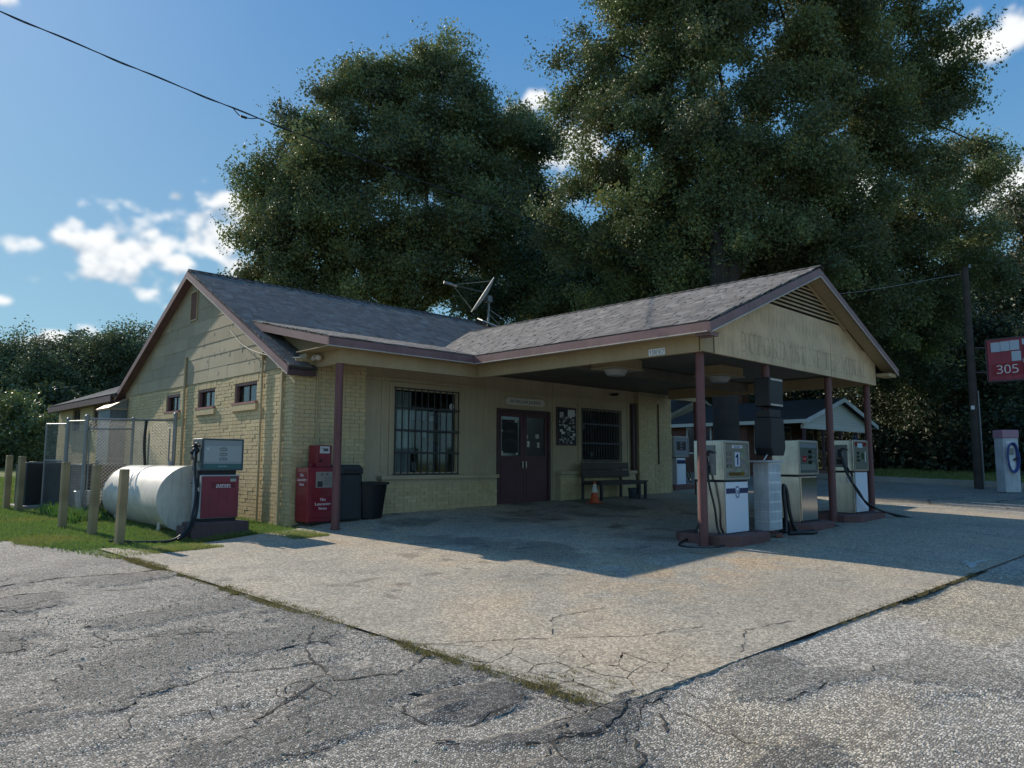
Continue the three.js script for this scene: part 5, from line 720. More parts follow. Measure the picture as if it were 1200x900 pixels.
const FZ = -4.0; fencePanel([-2.2, FZ], [-0.56, FZ], 1.86); fencePanel([-2.2, FZ], [-2.18, -5.4], 1.82); fencePanel([-2.2, -5.45], [-2.36, -6.35], 1.76, true); fpost(-2.2, FZ, 1.9, 0.038); fpost(-2.14, FZ + 0.02, 1.75, 0.016); fpost(-1.37, FZ, 1.88, 0.026); fpost(-0.56, FZ, 1.98, 0.038); fpost(-2.18, -5.42, 1.86, 0.034); mesh('gate_chain', tube([[-1.14, 1.95, FZ + 0.04], [-1.16, 1.5, FZ + 0.05], [-1.12, 1.0, FZ + 0.05]], 0.028, 14, 6), M.black, fence); mesh('rail', bar(V(-2.2, 1.75, FZ), V(-1.37, 1.77, FZ), 0.017, 8), M.galv, fence); mesh('brace', bar(V(-1.06, 0.1, FZ), V(-1.06, 1.7, FZ), 0.014, 8), M.galv, fence); mesh('brace', bar(V(-0.66, 0.1, FZ), V(-0.66, 1.8, FZ), 0.014, 8), M.galv, fence);
// air conditioners
function airCon(x, z, w, h, d, label) {
  const o = thing('air_conditioner', label, 'air conditioner', [x, G(x, z) - 0.02, z], 0, 'outdoor air conditioning units'); mesh('pad', rb(-w / 2 - 0.12, w / 2 + 0.12, -0.06, 0.05, -d / 2 - 0.12, d / 2 + 0.3, 0.01), M.kerb, o); mesh('case', bx(-w / 2 + 0.02, w / 2 - 0.02, 0.05, h - 0.03, -d / 2 + 0.02, d / 2 - 0.02), M.charcoal, o); mesh('lid', rb(-w / 2, w / 2, h - 0.04, h, -d / 2, d / 2, 0.01), M.slate, o);
  for (const [sx, sz] of [[-1, -1], [-1, 1], [1, -1], [1, 1]]) mesh('corner_post', bx(sx * w / 2 - 0.02, sx * w / 2 + 0.02, 0.05, h - 0.04, sz * d / 2 - 0.02, sz * d / 2 + 0.02), M.slate, o);
  for (let i = 0; i < 18; i++) { const y = 0.1 + i * (h - 0.2) / 17; mesh('louvre', [bx(-w / 2 - 0.004, -w / 2 + 0.02, y, y + 0.012, -d / 2 + 0.02, d / 2 - 0.02)], M.galvDark, o); mesh('louvre', [bx(-w / 2 + 0.02, w / 2 - 0.02, y, y + 0.012, d / 2 - 0.02, d / 2 + 0.004)], M.charcoal, o); }
  mesh('fan_guard', [0.1, 0.18, 0.26].map((r) => new THREE.TorusGeometry(r, 0.006, 6, 24).rotateX(PI / 2).translate(0, h + 0.012, 0)), M.black, o);
}
airCon(-2.25, -6.95, 0.8, 0.95, 0.8, 'dark air conditioning unit standing on a pad outside the fence'); airCon(-1.55, -5.5, 0.85, 0.95, 0.85, 'dark air conditioning unit inside the fence behind the tank');
// sheet metal duct on the corner of the wall
const duct = thing('metal_duct', 'tall galvanised sheet metal duct with sloping cap against the wall', 'duct', [-0.22, 0, -9.45]);
mesh('casing', bx(-0.21, 0.19, 0.3, 2.45, -0.5, 0.5), std(0.17, 0.21, 0.25, { metalness: 0.5, roughness: 0.4, map: T.grime }), duct); mesh('cap', [extX([[-0.53, 2.45], [0.53, 2.45], [0.53, 2.5], [-0.53, 2.5]], 0.2, 0.45), quadSlab(V(-0.27, 2.5, -0.55), V(-0.27, 2.5, 0.55), V(0.2, 2.78, 0.55), V(0.2, 2.78, -0.55), 0.03)], std(0.45, 0.33, 0.24, { metalness: 0.3, roughness: 0.5, map: T.rust }), duct); mesh('cap_end', [extZ([[-0.25, 2.5], [0.19, 2.5], [0.19, 2.745], [-0.25, 2.48]], 0.5, 0.02)], M.galv, duct); mesh('seam', [bx(-0.222, 0.2, 1.18, 1.21, -0.512, 0.512)], M.galv, duct); mesh('foot', bx(-0.19, 0.17, -0.1, 0.3, -0.45, 0.45), M.galvDark, duct);
// sacks and a white drum inside the yard
const drum = thing('white_tub', 'white plastic tub between fence and tank', 'tub', [-1.95, G(-1.95, -4.6), -4.55]); mesh('tub', new THREE.LatheGeometry([[0.001, 0], [0.2, 0], [0.24, 0.42], [0.255, 0.42], [0.255, 0.45], [0.001, 0.45]].map((p) => new THREE.Vector2(...p)), 20), M.white, drum);

// --- satellite dish on the roof
const ds = thing('satellite_dish', 'white satellite dish on a braced mast on the roof ridge', 'satellite dish', [8.3, 0, -4.4]);
{ const base = 5.2; mesh('mast', bar(V(0.25, base, 0), V(0.28, 6.0, 0), 0.035, 10), M.galv, ds); mesh('base_plate', quadSlab(V(-0.15, 5.33, 0.2), V(0.75, 5.05, 0.55), V(0.75, 5.2, 0.05), V(0.0, 5.47, -0.2), 0.03), M.white, ds);
  const prof = []; for (let i = 0; i <= 10; i++) { const r = i / 10 * 0.62; prof.push(new THREE.Vector2(r, r * r * 0.26)); } for (let i = 10; i >= 0; i--) { const r = i / 10 * 0.62; prof.push(new THREE.Vector2(r + (i === 10 ? 0.01 : 0), r * r * 0.26 - 0.025)); }
  const dn = V(-0.70, 0.52, -0.46).normalize(), q = new THREE.Quaternion().setFromUnitVectors(V(0, 1, 0), dn), c = V(0.12, 6.12, 0); const g = new THREE.LatheGeometry(prof, 40).applyQuaternion(q).translate(c.x, c.y, c.z); mesh('reflector', g, std(0.66, 0.64, 0.60, { roughness: 0.4 }), ds);
  const feed = V(-0.72, 6.42, -0.52), e1 = V(1, 0, 0).applyQuaternion(q), e3 = V(0, 0, 1).applyQuaternion(q); mesh('feed_horn', [bar(feed, feed.clone().add(V(-0.26, 0.05, -0.1)), 0.045, 10), bar(feed.clone().add(V(0.15, -0.02, 0)), feed, 0.035, 8)], M.galv, ds);
  const rim = (a) => c.clone().addScaledVector(dn, 0.1).addScaledVector(e1, Math.cos(a) * 0.62).addScaledVector(e3, Math.sin(a) * 0.62); for (const a of [0.2, 2.3, 4.4]) mesh('feed_strut', bar(feed, rim(a), 0.006, 5), M.galv, ds); mesh('mount', rb(0.16, 0.34, 5.95, 6.15, -0.1, 0.1, 0.02), M.galvDark, ds);
  mesh('guy', bar(V(0.28, 5.75, 0), V(1.45, 5.12, 0.3), 0.012, 5), M.galv, ds); mesh('guy', bar(V(0.28, 5.6, 0), V(1.2, 5.1, -0.1), 0.012, 5), M.galv, ds); }

// --- overhead cables
const cable = thing('overhead_cable', 'twisted black service cable with a splice crossing the sky', 'cable');
{ const a = V(-4.76, 9.94, -4.88), b = V(18.32, 7.95, -1.97), pt = []; for (let i = 0; i <= 40; i++) { const t = i / 40; pt.push([lerp(a.x, b.x, t), lerp(a.y, b.y, t) - 0.42 * 4 * t * (1 - t), lerp(a.z, b.z, t)]); }
  mesh('wire', tube(pt, 0.013, 120, 5), M.black, cable); mesh('wire', tube(pt.map((p, i) => [p[0], p[1] + 0.02 * Math.sin(i * 2.1), p[2] + 0.03 * Math.cos(i * 2.1)]), 0.009, 160, 5), M.black, cable);
  const s = pt[9], s2 = pt[10]; mesh('splice', [tube([s, [lerp(s[0], s2[0], 0.3), s[1] - 0.14, lerp(s[2], s2[2], 0.3)], [lerp(s[0], s2[0], 0.7), s[1] - 0.13, lerp(s[2], s2[2], 0.7)], s2], 0.012, 20, 5), bar(V(lerp(s[0], s2[0], 0.3), s[1] - 0.14, lerp(s[2], s2[2], 0.3)), V(lerp(s[0], s2[0], 0.55), s[1] - 0.145, lerp(s[2], s2[2], 0.55)), 0.03, 8)], M.black, cable); }
// --- utility pole
const pole = thing('utility_pole', 'dark wooden utility pole at the far edge of the lot', 'utility pole', [20.9, G(20.9, 5.24) - 0.1, 5.24]);
mesh('shaft', new THREE.CylinderGeometry(0.10, 0.14, 7.2, 14).rotateZ(0.012).translate(0, 3.65, 0), M.pole, pole); mesh('tag', bx(-0.17, -0.155, 2.6, 2.72, -0.04, 0.06), M.white, pole); mesh('conduit', bar(V(-0.05, 0.1, 0.17), V(-0.05, 3.2, 0.16), 0.02, 6), M.galvDark, pole); mesh('insulator', [cyl(0.05, 0.04, 0.12, 0.1, 7.25, 0.1, 10)], M.galvDark, pole);
{ const pw = thing('service_wire', 'thin grey wire running from the pole behind the canopy', 'cable'); mesh('wire', tube([[20.9, 7.35, 5.2], [18.4, 6.75, 2.3], [14.5, 6.4, -1.2], [11.8, 5.2, -4.6]], 0.011, 40, 5), M.galv, pw); }
// --- price sign
const ps = thing('price_sign', 'red fuel price sign with white number panels beside the utility pole', 'sign', [21.25, 3.78, 5.62]);
mesh('box', rb(0, 0.22, 0, 1.34, 0, 2.6, 0.02), std(0.34, 0.03, 0.05, { roughness: 0.4, map: T.grime }), ps); mesh('frame', [bx(-0.02, 0.24, 1.32, 1.37, -0.02, 2.62), bx(-0.02, 0.24, -0.03, 0.02, -0.02, 2.62), bx(-0.02, 0.24, 0.02, 1.32, -0.04, 0.0)], M.mauveDark, ps);
for (const [z, y] of [[0.12, 0.93], [0.38, 0.94], [0.64, 0.95], [0.67, 0.6]]) mesh('number_panel', rb(-0.02, -0.003, y, y + 0.31, z, z + 0.25, 0.004), std(0.42, 0.48, 0.54, { roughness: 0.3 }), ps);
print('price', 0.82, 0.36, (c, W, H) => { fill(c, '#91202c', 0, 0, W, H); words(c, '305', W / 2, H * 0.54, H * 1.05, '#d9d6d2', 'sans-serif', 'center', false); }, ps, [-0.024, 0.37, 0.54], -PI / 2, 200); print('side_numbers', 0.5, 1.2, (c, W, H) => { fill(c, '#852030', 0, 0, W, H); fill(c, '#b9c1c6', 0, 0, W * 0.12, H * 0.15); words(c, 'E', W * 0.4, H * 0.09, H * 0.14, '#c9c9c9'); words(c, 'REG', W * 0.3, H * 0.26, H * 0.09, '#8c8388'); words(c, '9', W * 0.22, H * 0.42, H * 0.16, '#c9c9c9'); fill(c, '#a9a9ac', 0, H * 0.52, W * 0.9, H * 0.1); words(c, '9', W * 0.26, H * 0.74, H * 0.17, '#d9d6d2'); fill(c, '#2a6a62', W * 0.18, H * 0.86, W * 0.3, H * 0.08); }, ps, [-0.024, 0.68, 1.22], -PI / 2, 160);
mesh('bracket', [bar(V(-0.2, 0.3, -0.3), V(0.1, 0.3, 0.05), 0.03), bar(V(-0.2, 1.1, -0.3), V(0.1, 1.1, 0.05), 0.03)], M.mauveDark, ps); mesh('support', bx(0.05, 0.2, -3.6, 0, 2.2, 2.35), M.mauveDark, ps);
// --- vacuum / air machine
const vac = thing('air_machine', 'pale air machine with mauve cap and looped blue hose', 'air machine', [19.75, G(19.75, 6.3), 6.3], -0.75);
mesh('body', rb(-0.23, 0.23, 0, 1.6, -0.2, 0.2, 0.015), M.paleGrey, vac); mesh('cap', rb(-0.25, 0.25, 1.6, 1.84, -0.22, 0.22, 0.02), std(0.36, 0.2, 0.25, { roughness: 0.5 }), vac); mesh('panel', bx(-0.15, 0.12, 0.55, 1.5, 0.198, 0.208), M.white, vac); mesh('coin_panel', bx(-0.12, 0.06, 1.1, 1.3, 0.207, 0.217), M.galv, vac); mesh('instruction_plate', bx(-0.12, 0.08, 1.4, 1.49, 0.207, 0.217), M.white, vac); mesh('nozzle', [bar(V(0.02, 0.95, 0.26), V(0.14, 1.02, 0.27), 0.03)], M.black, vac);
mesh('hose', [0, 1, 2].map((k) => { const p = []; for (let i = 0; i < 14; i++) { const a = i / 14 * 2 * PI; p.push([Math.sin(a) * (0.14 + 0.015 * k) + 0.01 * Math.sin(3 * a + k), 1.02 + Math.cos(a) * (0.40 + 0.02 * k), 0.24 + 0.022 * k]); } return tube(p, 0.022, 60, 7, true); }), M.blueHose, vac);
{ const ys = thing('yard_sign', 'small red and white sign at the right edge of the lot', 'sign', [20.3, G(20.3, 7.0), 7.0], -0.7); mesh('stake', bx(-0.02, 0.02, 0, 0.9, -0.02, 0.02), M.pole, ys); mesh('panel', bx(-0.3, 0.3, 0.75, 1.2, 0.02, 0.04), M.red, ys); mesh('plate', bx(-0.12, 0.22, 0.85, 1.08, 0.041, 0.046), M.white, ys); }

// --- the house behind
const house = thing('neighbour_house', 'low brick house with white gables and porch beyond the lot', 'house');
{ const hy = G(24, -3), x0 = 21.2, x1 = 28.5, xm = 24.9, e = 2.83, ap = 3.86, s = (ap - e) / (xm - x0), zf = -0.4, zb = -7;
  mesh('roof', [quadSlab(V(x0, e, zf), V(x0, e, zb), V(xm, ap, zb), V(xm, ap, zf), 0.08), quadSlab(V(xm, ap, zf), V(xm, ap, zb), V(x1, e, zb), V(x1, e, zf), 0.08)], std(0.045, 0.05, 0.06, { roughness: 0.95, map: T.grime }), house);
  const inP = [[s, 1, ap - 0.12 + s * xm], [-s, 1, ap - 0.12 - s * xm]]; for (let y = e - 0.2; y < ap; y += 0.11) { const p = clipPoly(rect(x0 + 0.3, x1 - 0.3, y, y + 0.104), inP); if (p.length > 2) mesh('siding_board', extZ(p, zf - 0.3, 0.03), M.vinyl, house); }
  mesh('rake_trim', [fasciaV(V(x0, e, zf + 0.02), V(xm, ap, zf + 0.02), 0.17, 0.03), fasciaV(V(xm, ap, zf + 0.02), V(x1, e, zf + 0.02), 0.17, 0.03)], M.white, house); mesh('gutter', [bx(x0 - 0.08, x0, e - 0.16, e - 0.02, zb, zf), bx(x1, x1 + 0.08, e - 0.16, e - 0.02, zb, zf)], M.vinyl, house); mesh('porch_beam', bx(x0 + 0.3, x1 - 0.3, e - 0.35, e - 0.2, zf - 0.35, zf - 0.22), M.vinyl, house);
  for (const x of [21.6, 23.3, 25, 26.7, 28.1]) mesh('porch_post', bx(x, x + 0.1, hy - 0.1, e - 0.35, zf - 0.34, zf - 0.24), M.mauveDark, house); mesh('wall', [bx(x0 + 0.3, x1 - 0.3, hy - 0.3, e - 0.1, -3.2, -3.0), bx(x0 + 0.3, x0 + 0.5, hy - 0.3, e - 0.1, -6.9, -3.2), bx(x1 - 0.5, x1 - 0.3, hy - 0.3, e - 0.1, -6.9, -3.2)], M.brickHouse, house); mesh('porch_floor', bx(x0 + 0.2, x1 - 0.2, hy - 0.3, hy + 0.15, -3.0, zf - 0.1), M.brickHouse, house); mesh('porch_rail', [bx(x0 + 0.4, x1 - 0.4, hy + 0.85, hy + 0.92, zf - 0.32, zf - 0.26)], M.mauveDark, house);
  for (const [a, b] of [[22.1, 23.2], [24.4, 25.4], [26.6, 27.7]]) { const w = part('window', house); mesh('frame', bx(a, b, hy + 0.8, hy + 2.0, -2.998, -2.96), M.vinyl, w); mesh('pane', bx(a + 0.06, b - 0.06, hy + 0.86, hy + 1.94, -2.96, -2.955), M.doorGlass, w); }
  for (const [a, b] of [[-4.6, -5.8]]) { const w = part('window', house); mesh('frame', bx(x0 + 0.262, x0 + 0.3, hy + 0.8, hy + 2.0, b, a), M.vinyl, w); mesh('pane', bx(x0 + 0.257, x0 + 0.262, hy + 0.86, hy + 1.94, b + 0.06, a - 0.06), M.doorGlass, w); }
  mesh('downspout', tube([[x0 - 0.04, e - 0.1, -2], [x0 + 0.15, e - 0.45, -2], [x0 + 0.2, e - 0.7, -2], [x0 + 0.2, hy, -2]], 0.05, 20, 6), M.vinyl, house); mesh('chimney', bx(26.2, 26.8, 3.2, 4.4, -6.3, -5.7), M.brickHouse, house); }
const barn = thing('neighbour_garage', 'pale gabled carport house seen past the end of the shop wall', 'house');
{ const x0 = 24.2, x1 = 30.8, xm = 27.5, e = 3.4, ap = 4.55, s = (ap - e) / (xm - x0), zf = -9.0, hy = G(27, -10); mesh('roof', [quadSlab(V(x0 - 0.3, e - 0.1, zf + 0.3), V(x0 - 0.3, e - 0.1, -18), V(xm, ap, -18), V(xm, ap, zf + 0.3), 0.08), quadSlab(V(xm, ap, zf + 0.3), V(xm, ap, -18), V(x1 + 0.3, e - 0.1, -18), V(x1 + 0.3, e - 0.1, zf + 0.3), 0.08)], std(0.05, 0.055, 0.06, { roughness: 0.95 }), barn); const inP = [[s, 1, ap - 0.1 + s * xm], [-s, 1, ap - 0.1 - s * xm]]; for (let y = 2.95; y < ap; y += 0.12) { const p = clipPoly(rect(x0, x1, y, y + 0.114), inP); if (p.length > 2) mesh('siding_board', extZ(p, zf - 0.03, 0.03), M.vinyl, barn); } mesh('wall', bx(x0, x1, hy - 0.3, 3.0, -12.2, -12), M.brickHouse, barn); for (const x of [x0, xm, x1 - 0.12]) mesh('post', bx(x, x + 0.12, hy - 0.2, 2.95, zf - 0.15, zf - 0.03), M.vinyl, barn); mesh('rake_trim', [fasciaV(V(x0 - 0.3, e - 0.1, zf + 0.31), V(xm, ap, zf + 0.31), 0.16, 0.03), fasciaV(V(xm, ap, zf + 0.31), V(x1 + 0.3, e - 0.1, zf + 0.31), 0.16, 0.03)], M.white, barn); }
// ---------------------------------------------------------------- trees
function leafCluster(seed, n, spread, len) {
  const R = rng(seed), pos = [], q = new THREE.Quaternion(), e = new THREE.Euler(), v = V();
  for (let i = 0; i < n; i++) { const c = V(R() - 0.5, R() - 0.5, R() - 0.5).multiplyScalar(spread * 2), L2 = len * (0.7 + 0.6 * R()), w = L2 * 0.27; q.setFromEuler(e.set((R() - 0.5) * 2.2, R() * 6.28, (R() - 0.5) * 2.2)); const P = [[-w * 0.2, 0, 0], [w, 0.01, L2 * 0.45], [0, -0.015, L2], [-w, 0.01, L2 * 0.5]].map((p) => v.set(...p).applyQuaternion(q).add(c).toArray()); pos.push(...P[0], ...P[1], ...P[2], ...P[0], ...P[2], ...P[3]); }
  const g = new THREE.BufferGeometry(); g.setAttribute('position', new THREE.Float32BufferAttribute(pos, 3)); g.computeVertexNormals(); return metreUV(g);
}
const clA = leafCluster(2, 10, 0.22, 0.15), clB = leafCluster(5, 12, 0.40, 0.2);
const leafMat = (r, g, b) => phy(r, g, b, { roughness: 0.6, transmission: 0.45, thickness: 0, specularIntensity: 1 });
const LM = { oak: leafMat(0.95, 1, 0.9) };
function tree(name, label, [bx_, bz], lobes, o = {}) {
  const R = rng(o.seed || 1), by = G(bx_, bz) - 0.15, t = thing(name, label, o.cat || 'tree', [0, 0, 0], 0, o.group), base = V(bx_, by, bz), tr = o.trunk ?? 0.4, mats = [], cols = [], twigs = [], q = new THREE.Quaternion(), e = new THREE.Euler();
  const fork = base.clone().add(V(0, o.fork ?? 3, 0)), col = o.col || [0.045, 0.075, 0.022];
  if (tr) mesh('trunk', taper([base.clone().add(V(0, -0.2, 0)), base.clone().add(V(0.05, 0.6, 0)), fork.clone().add(V(0, 0.5, 0)), fork.clone().add(V(0.1, (o.fork ?? 3) * 0.6 + 1, 0.05))], [tr * 1.35, tr * 1.05, tr * 0.9, tr * 0.55], 12), M.bark, t);
  // primary limbs: the lobes are gathered in sectors round the trunk, each sector hangs on one limb
  const sect = new Map(), ns = o.limbs || 5; lobes.forEach((l) => { const k = Math.floor(mod(Math.atan2(l[2] - bz, l[0] - bx_) / (2 * PI), 1) * ns) + ns * (l[1] > by + (o.split ?? 11) ? 1 : 0); if (!sect.has(k)) sect.set(k, { c: V(), n: 0 }); const q2 = sect.get(k); q2.c.add(V(l[0], l[1], l[2])); q2.n++; l.sector = k; });
  if (tr) for (const [k, q2] of sect) { q2.c.multiplyScalar(1 / q2.n); q2.start = fork.clone().add(V((R() - 0.5) * tr * 0.6, (k >= ns ? 1.2 : 0) + R() * 0.8 - 0.4, (R() - 0.5) * tr * 0.6)); q2.end = q2.start.clone().lerp(q2.c, 0.62); q2.end.y += 0.6; const m1 = q2.start.clone().lerp(q2.end, 0.35); m1.y += 0.9 + R() * 0.8; m1.x += (R() - 0.5) * 0.7; m1.z += (R() - 0.5) * 0.7; const m2 = q2.start.clone().lerp(q2.end, 0.72); m2.y += 0.5; m2.x += (R() - 0.5) * 0.8; m2.z += (R() - 0.5) * 0.8; mesh('limb', taper([q2.start, m1, m2, q2.end], [tr * 0.55, tr * 0.4, tr * 0.28, tr * 0.18], 8), M.bark, t); }
  lobes.forEach((lb, li) => {
    const [x, y, z, r] = lb, c = V(x, y, z);
    if (tr) { const st = sect.get(lb.sector).end, mid = st.clone().lerp(c, 0.5).add(V((R() - 0.5) * 0.9, 0.2 + R() * 0.5, (R() - 0.5) * 0.9)); mesh('limb', taper([st.clone().add(V(0, -0.1, 0)), mid, c], [tr * 0.17, tr * 0.10, 0.03], 6), M.bark, t); }
    const nc = Math.round((o.clumps || 11) * Math.pow(Math.max(0.8, r) / 1.8, 1.6));
    for (let k = 0; k < nc; k++) {
      const u = R() * 2 - 1, a = R() * 6.28, s = Math.sqrt(1 - u * u), rr = r * (0.35 + 0.75 * Math.pow(R(), 0.6)) * (R() < 0.12 ? 1.25 : 1), p = V(x + s * Math.cos(a) * rr, y + u * rr * 0.9, z + s * Math.sin(a) * rr), cr = (o.clump || 0.85) * (0.5 + 0.75 * R());
      if (tr && R() < 0.55) { const s0 = c.clone().add(V((R() - 0.5) * r, (R() - 0.7) * r, (R() - 0.5) * r)); twigs.push(taper([s0, s0.clone().lerp(p, 0.5).add(V((R() - 0.5) * 0.6, R() * 0.5, (R() - 0.5) * 0.6)), p], [0.022, 0.015, 0.005], 3)); }
      const nl = Math.round((o.leaves || 50) * cr * cr), bright = 0.6 + 0.8 * R(), ax = p.clone().sub(c).normalize(), lift = R() - 0.6; ax.y += lift * 0.5; ax.normalize();
      for (let i = 0; i < nl; i++) {
        const d = V(R() + R() + R() - 1.5, (R() + R() + R() - 1.5) * 0.8, R() + R() + R() - 1.5).multiplyScalar(cr * (R() < 0.12 ? 1.08 : 0.70)), along = d.dot(ax), sc = (o.size || 1) * (0.6 + 0.8 * R()); d.addScaledVector(ax, along * 0.9).add(p);
        q.setFromEuler(e.set((R() - 0.5) * 1.2, R() * 6.28, (R() - 0.5) * 1.2)); mats.push(new THREE.Matrix4().compose(d, q, V(sc, sc, sc)));
        const b = bright * (0.75 + 0.5 * R()), y2 = R() < 0.1 ? 1 : 0; cols.push(new THREE.Color().setRGB(col[0] * b * (1 + 0.8 * y2), col[1] * b * (1 + 0.3 * y2), col[2] * b));
      }
    }
  });
  if (twigs.length) tag(mesh('twigs', twigs, M.bark, t), null, null, null, 'stuff');
  const im = instanced('crown', o.geo || clA, LM.oak, mats, cols, t); leafTotal += mats.length; return t;
}
let leafTotal = 0;
const LOBES = {
oakL:[[15.9,22.9,-22.4,1.6],[17.1,21.6,-21.3,1.6],[18.9,23.5,-20.9,1.7],[19.8,21.9,-18.6,1.5],[14.2,20.6,-22.8,1.7],[12.9,18.4,-24.0,1.8],[12.1,16.8,-26.2,1.8],[12.0,13.7,-26.3,1.9],[12.4,14.5,-23.0,2.4],[14.0,16.4,-21.5,2.6],[16.6,18.0,-20.4,2.7],[19.2,18.5,-19.2,2.5],[21.6,19.9,-18.3,1.7],[20.3,15.2,-18.2,2.8],[16.7,13.6,-18.9,2.9],[14.4,12.2,-21.1,2.6],[12.9,11.0,-24.0,2.3],[11.6,11.1,-26.7,1.4],[19.0,11.5,-18.1,2.7],[16.7,10.4,-20.3,2.7]],
oakM:[[24.4,20.3,-18.4,1.9],[24.9,16.8,-17.9,1.8],[23.0,13.1,-18.3,2.5],[25.7,13.4,-17.1,2.2],[24.5,10.1,-16.9,2.4],[27.4,10.8,-15.5,2.5],[24.0,17.7,-20.1,1.9]],
oakR:[[15.3,15.7,-6.3,1.2],[16.1,17.6,-5.5,1.5],[16.4,18.6,-3.9,1.6],[15.2,13.9,-3.6,1.7],[16.4,16.1,-2.4,1.9],[17.6,17.9,-1.3,2.0],[16.2,13.1,-1.3,1.9],[18.7,15.7,-0.2,2.1],[21.1,17.9,0.8,2.0],[23.6,19.2,1.8,1.7],[24.9,18.0,3.0,1.5],[25.1,16.0,3.2,1.4],[22.0,15.3,1.6,2.0],[18.3,12.2,0.8,1.9],[23.9,13.7,2.1,1.9],[15.6,11.3,-3.2,1.7],[15.8,12.1,-5.8,1.6],[16.2,9.9,-6.8,1.7],[16.0,9.2,-4.2,1.4],[19.5,11.7,-2.2,1.6],[20.1,10.5,1.2,1.8],[24.3,10.9,2.5,1.9],[27.9,12.5,3.2,1.6],[28.7,14.8,3.9,0.8],[22.0,8.6,1.6,1.8],[26.0,8.8,2.7,1.9],[28.7,10.1,4.0,1.7],[16.5,20.1,-2.3,2.0],[18.6,20.5,-0.3,2.3],[21.8,20.9,1.4,2.2],[15.8,20.3,-4.4,1.4],[24.5,21.3,2.6,1.6],[18.4,7.7,-4.7,1.5],[20.1,8.7,-3.0,1.5],[21.5,9.4,-1.7,1.3],[22.6,8.7,-0.6,1.6],[19.4,10.5,-3.7,1.3],[22.3,7.9,-2.3,1.5],[24.8,6.9,0.1,1.7],[27.4,6.7,1.3,1.7],[17.7,7.9,-6.7,1.5],[15.9,11.1,-0.2,1.2],[15.0,9.9,-1.0,1.0],[17.3,9.3,1.2,1.1],[16.1,8.4,0.0,0.8],[15.2,8.1,-2.2,1.0],[18.9,8.3,1.4,1.1]],
oakN:[[21.6,10.1,-11.3,2.1],[24.0,11.7,-10.4,2.1],[25.8,9.9,-8.6,2.1],[21.9,12.0,-13.9,1.8],[27.7,8.6,-6.8,2.1],[28.9,8.0,-4.3,2.1],[31.0,9.3,-2.2,2.1],[26.1,13.4,-9.8,1.8],[20.9,10.1,-14.8,2.0],[22.5,8.2,-10.5,1.9],[32.1,6.3,-1.1,1.9],[30.0,6.3,-3.1,1.9],[19.6,8.8,-16.0,1.8]],
woodA:[[34.2,8.2,-0.5,2.0],[35.4,6.0,0.6,2.4],[35.9,4.4,-1.6,2.3],[37.2,8.8,1.1,2.2],[34.6,2.6,-0.1,1.9]],
woodB:[[39.4,14.4,3.2,1.8],[38.7,11.3,3.9,2.4],[38.9,9.3,2.7,2.0],[38.4,6.6,2.2,2.1],[37.4,6.3,4.0,2.5],[36.5,3.4,3.2,2.3],[41.1,9.8,4.9,3.1],[38.0,3.0,4.6,2.5]],
woodC:[[38.2,6.8,-14.7,2.6],[40.8,7.7,-12.2,2.6],[43.3,7.1,-9.8,2.6],[43.7,6.9,-6.6,2.2],[35.7,7.1,-17.1,2.3],[44.6,9.2,-5.7,2.2]],
farA:[[4.8,8.7,-52.7,1.4],[4.1,8.2,-53.5,1.5],[3.0,7.4,-54.5,2.5],[5.0,5.5,-52.6,2.1],[4.1,3.0,-53.4,2.8]],
farB:[[5.9,8.1,-48.9,1.1],[6.6,7.2,-48.3,1.1],[5.9,5.7,-48.9,1.8],[6.3,2.9,-48.6,2.4]],
farC:[[8.2,9.1,-52.3,1.0],[9.3,9.6,-51.2,1.1],[9.9,8.6,-50.6,1.0],[9.1,7.0,-51.4,2.2],[8.1,3.6,-49.5,2.5]],
farD:[[10.4,9.4,-48.7,1.1],[11.7,9.0,-47.4,1.3],[11.2,8.5,-48.0,1.3],[11.0,6.6,-48.1,2.3],[13.2,7.0,-47.4,2.6],[10.4,3.3,-47.3,2.5],[14.8,7.0,-45.8,2.6]],
bush:[[0.8,3.3,-27.3,0.9],[1.3,2.1,-25.5,1.0],[0.6,1.7,-27.5,1.1],[1.6,1.0,-25.2,0.7],[-0.3,2.7,-28.5,1.3]],
};
const oakCol = [0.165, 0.20, 0.075];
tree('oak_tree', 'big dark oak with rounded crown behind the long shingled roof', [16.9, -21.5], LOBES.oakL, { seed: 3, trunk: 0.5, fork: 5, clumps: 16, leaves: 128, clump: 0.98, size: 1.12, split: 15, limbs: 6, col: [0.185, 0.22, 0.095] });
tree('oak_tree', 'slimmer oak between the two big crowns', [25.2, -17.6], LOBES.oakM, { seed: 9, trunk: 0.35, fork: 6, clumps: 16, leaves: 150, clump: 0.95, size: 1.15, split: 15, col: [0.14, 0.185, 0.085] });
tree('oak_tree', 'largest oak towering over the canopy, its crown cut by the picture top', [15.8, -0.7], LOBES.oakR, { seed: 5, trunk: 0.42, fork: 6.0, clumps: 19, leaves: 235, clump: 0.76, size: 0.82, limbs: 6, split: 13, col: oakCol });
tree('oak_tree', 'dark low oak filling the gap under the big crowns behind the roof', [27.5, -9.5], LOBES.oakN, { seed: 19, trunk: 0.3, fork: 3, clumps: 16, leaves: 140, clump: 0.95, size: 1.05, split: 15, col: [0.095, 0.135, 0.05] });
tree('shade_tree', 'dark bushy tree left of the utility pole', [35.6, -0.5], LOBES.woodA, { seed: 15, trunk: 0.3, fork: 2, clumps: 14, leaves: 60, clump: 1.0, geo: clB, size: 0.8, col: [0.085, 0.11, 0.05], group: 'trees beyond the lot' });
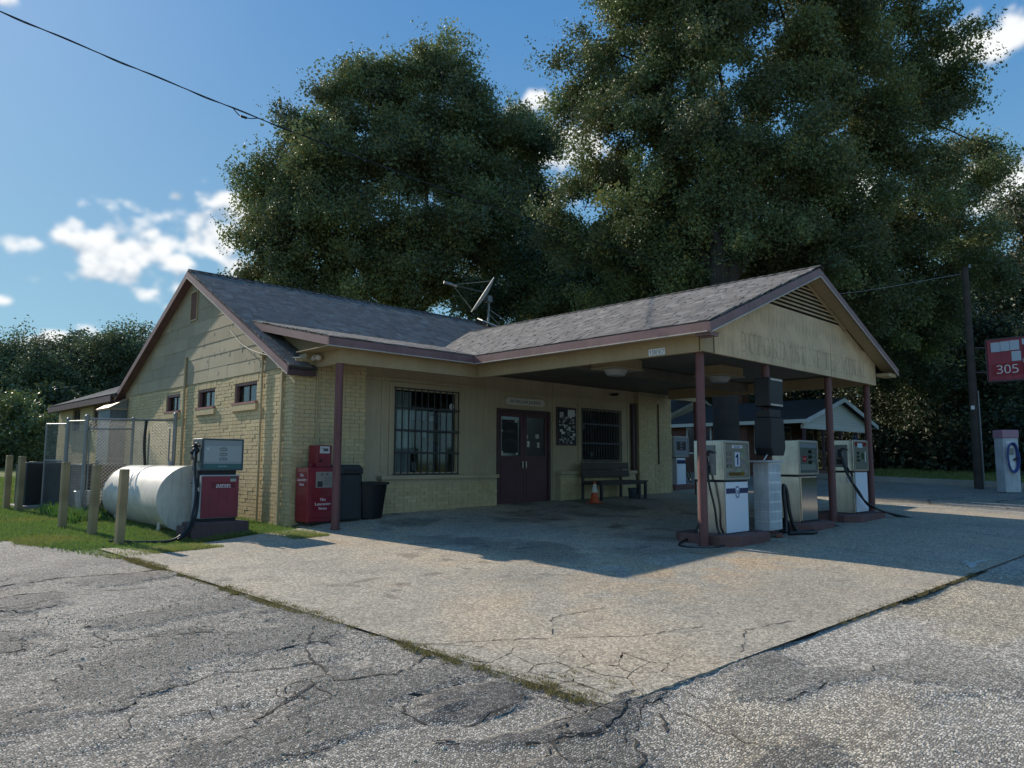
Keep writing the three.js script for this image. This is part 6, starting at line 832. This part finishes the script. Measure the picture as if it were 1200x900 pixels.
tree('shade_tree', 'dark tree behind the red price sign', [39.3, 3.4], LOBES.woodB, { seed: 16, trunk: 0.3, fork: 3, clumps: 14, leaves: 60, clump: 1.0, geo: clB, size: 0.8, col: [0.085, 0.11, 0.05], group: 'trees beyond the lot' });
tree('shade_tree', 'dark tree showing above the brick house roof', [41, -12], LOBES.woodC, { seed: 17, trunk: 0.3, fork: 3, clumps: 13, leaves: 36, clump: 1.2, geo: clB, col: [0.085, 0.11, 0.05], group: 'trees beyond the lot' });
[['farA', [4.2, -53.2], 'far tree at the left edge of the lawn'], ['farB', [6.2, -48.9], 'far tree second from the left edge'], ['farC', [8.9, -51.2], 'far tree with pointed top left of the wing roof'], ['farD', [11.5, -47.6], 'far broad tree behind the wing roof']].forEach(([k, b, label], i) => tree('shade_tree', label, b, LOBES[k], { seed: 30 + i, trunk: 0.25, fork: 2, clumps: 20, leaves: 60, clump: 1.05, geo: clB, size: 0.9, col: [0.15, 0.19, 0.10], group: 'trees beyond the lawn' }));
tree('lilac_bush', 'bright green bush at the back of the lawn', [0.8, -26.8], LOBES.bush, { cat: 'bush', seed: 40, trunk: 0, clumps: 16, leaves: 95, clump: 0.7, geo: clA, size: 1.15, col: [0.12, 0.165, 0.065] });
// the wood that closes the view all round, too dense to tell apart
(function wood() {
  const R = rng(66), mats = [], cols = [], q = new THREE.Quaternion(), e = new THREE.Euler();
  const blob = (x, z, h, r, n, c) => { for (let i = 0; i < n; i++) { const yy = R(), y = G(x, z) + h * yy, a = R() * 6.28, rr = r * Math.sqrt(R()) * Math.sqrt(Math.max(0.02, 1 - yy * yy)), s = 1.0 + 0.7 * R(); q.setFromEuler(e.set((R() - 0.5) * 1.3, R() * 6.28, (R() - 0.5) * 1.3)); mats.push(new THREE.Matrix4().compose(V(x + Math.cos(a) * rr, y, z + Math.sin(a) * rr), q, V(s, s, s))); const b = 0.6 + 0.6 * R(); cols.push(new THREE.Color().setRGB(c[0] * b, c[1] * b, c[2] * b)); } };
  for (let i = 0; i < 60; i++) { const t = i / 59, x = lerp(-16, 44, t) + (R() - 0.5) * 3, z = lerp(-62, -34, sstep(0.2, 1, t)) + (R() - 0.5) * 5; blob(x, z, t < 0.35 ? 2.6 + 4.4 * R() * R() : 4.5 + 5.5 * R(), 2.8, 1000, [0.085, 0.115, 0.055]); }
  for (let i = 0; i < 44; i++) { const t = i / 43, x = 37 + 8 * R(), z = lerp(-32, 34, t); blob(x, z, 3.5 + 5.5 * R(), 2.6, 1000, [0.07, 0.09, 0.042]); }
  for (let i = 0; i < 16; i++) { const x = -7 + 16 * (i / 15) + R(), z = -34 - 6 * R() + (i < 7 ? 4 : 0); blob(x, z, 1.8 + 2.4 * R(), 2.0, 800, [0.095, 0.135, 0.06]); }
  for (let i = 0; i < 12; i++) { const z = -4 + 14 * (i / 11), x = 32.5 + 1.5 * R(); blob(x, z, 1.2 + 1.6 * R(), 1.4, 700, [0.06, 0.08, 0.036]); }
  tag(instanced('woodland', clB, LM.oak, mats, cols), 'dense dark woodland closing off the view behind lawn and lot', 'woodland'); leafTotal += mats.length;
})();
console.log('leaf clusters', leafTotal);
renderer.render(scene, camera);
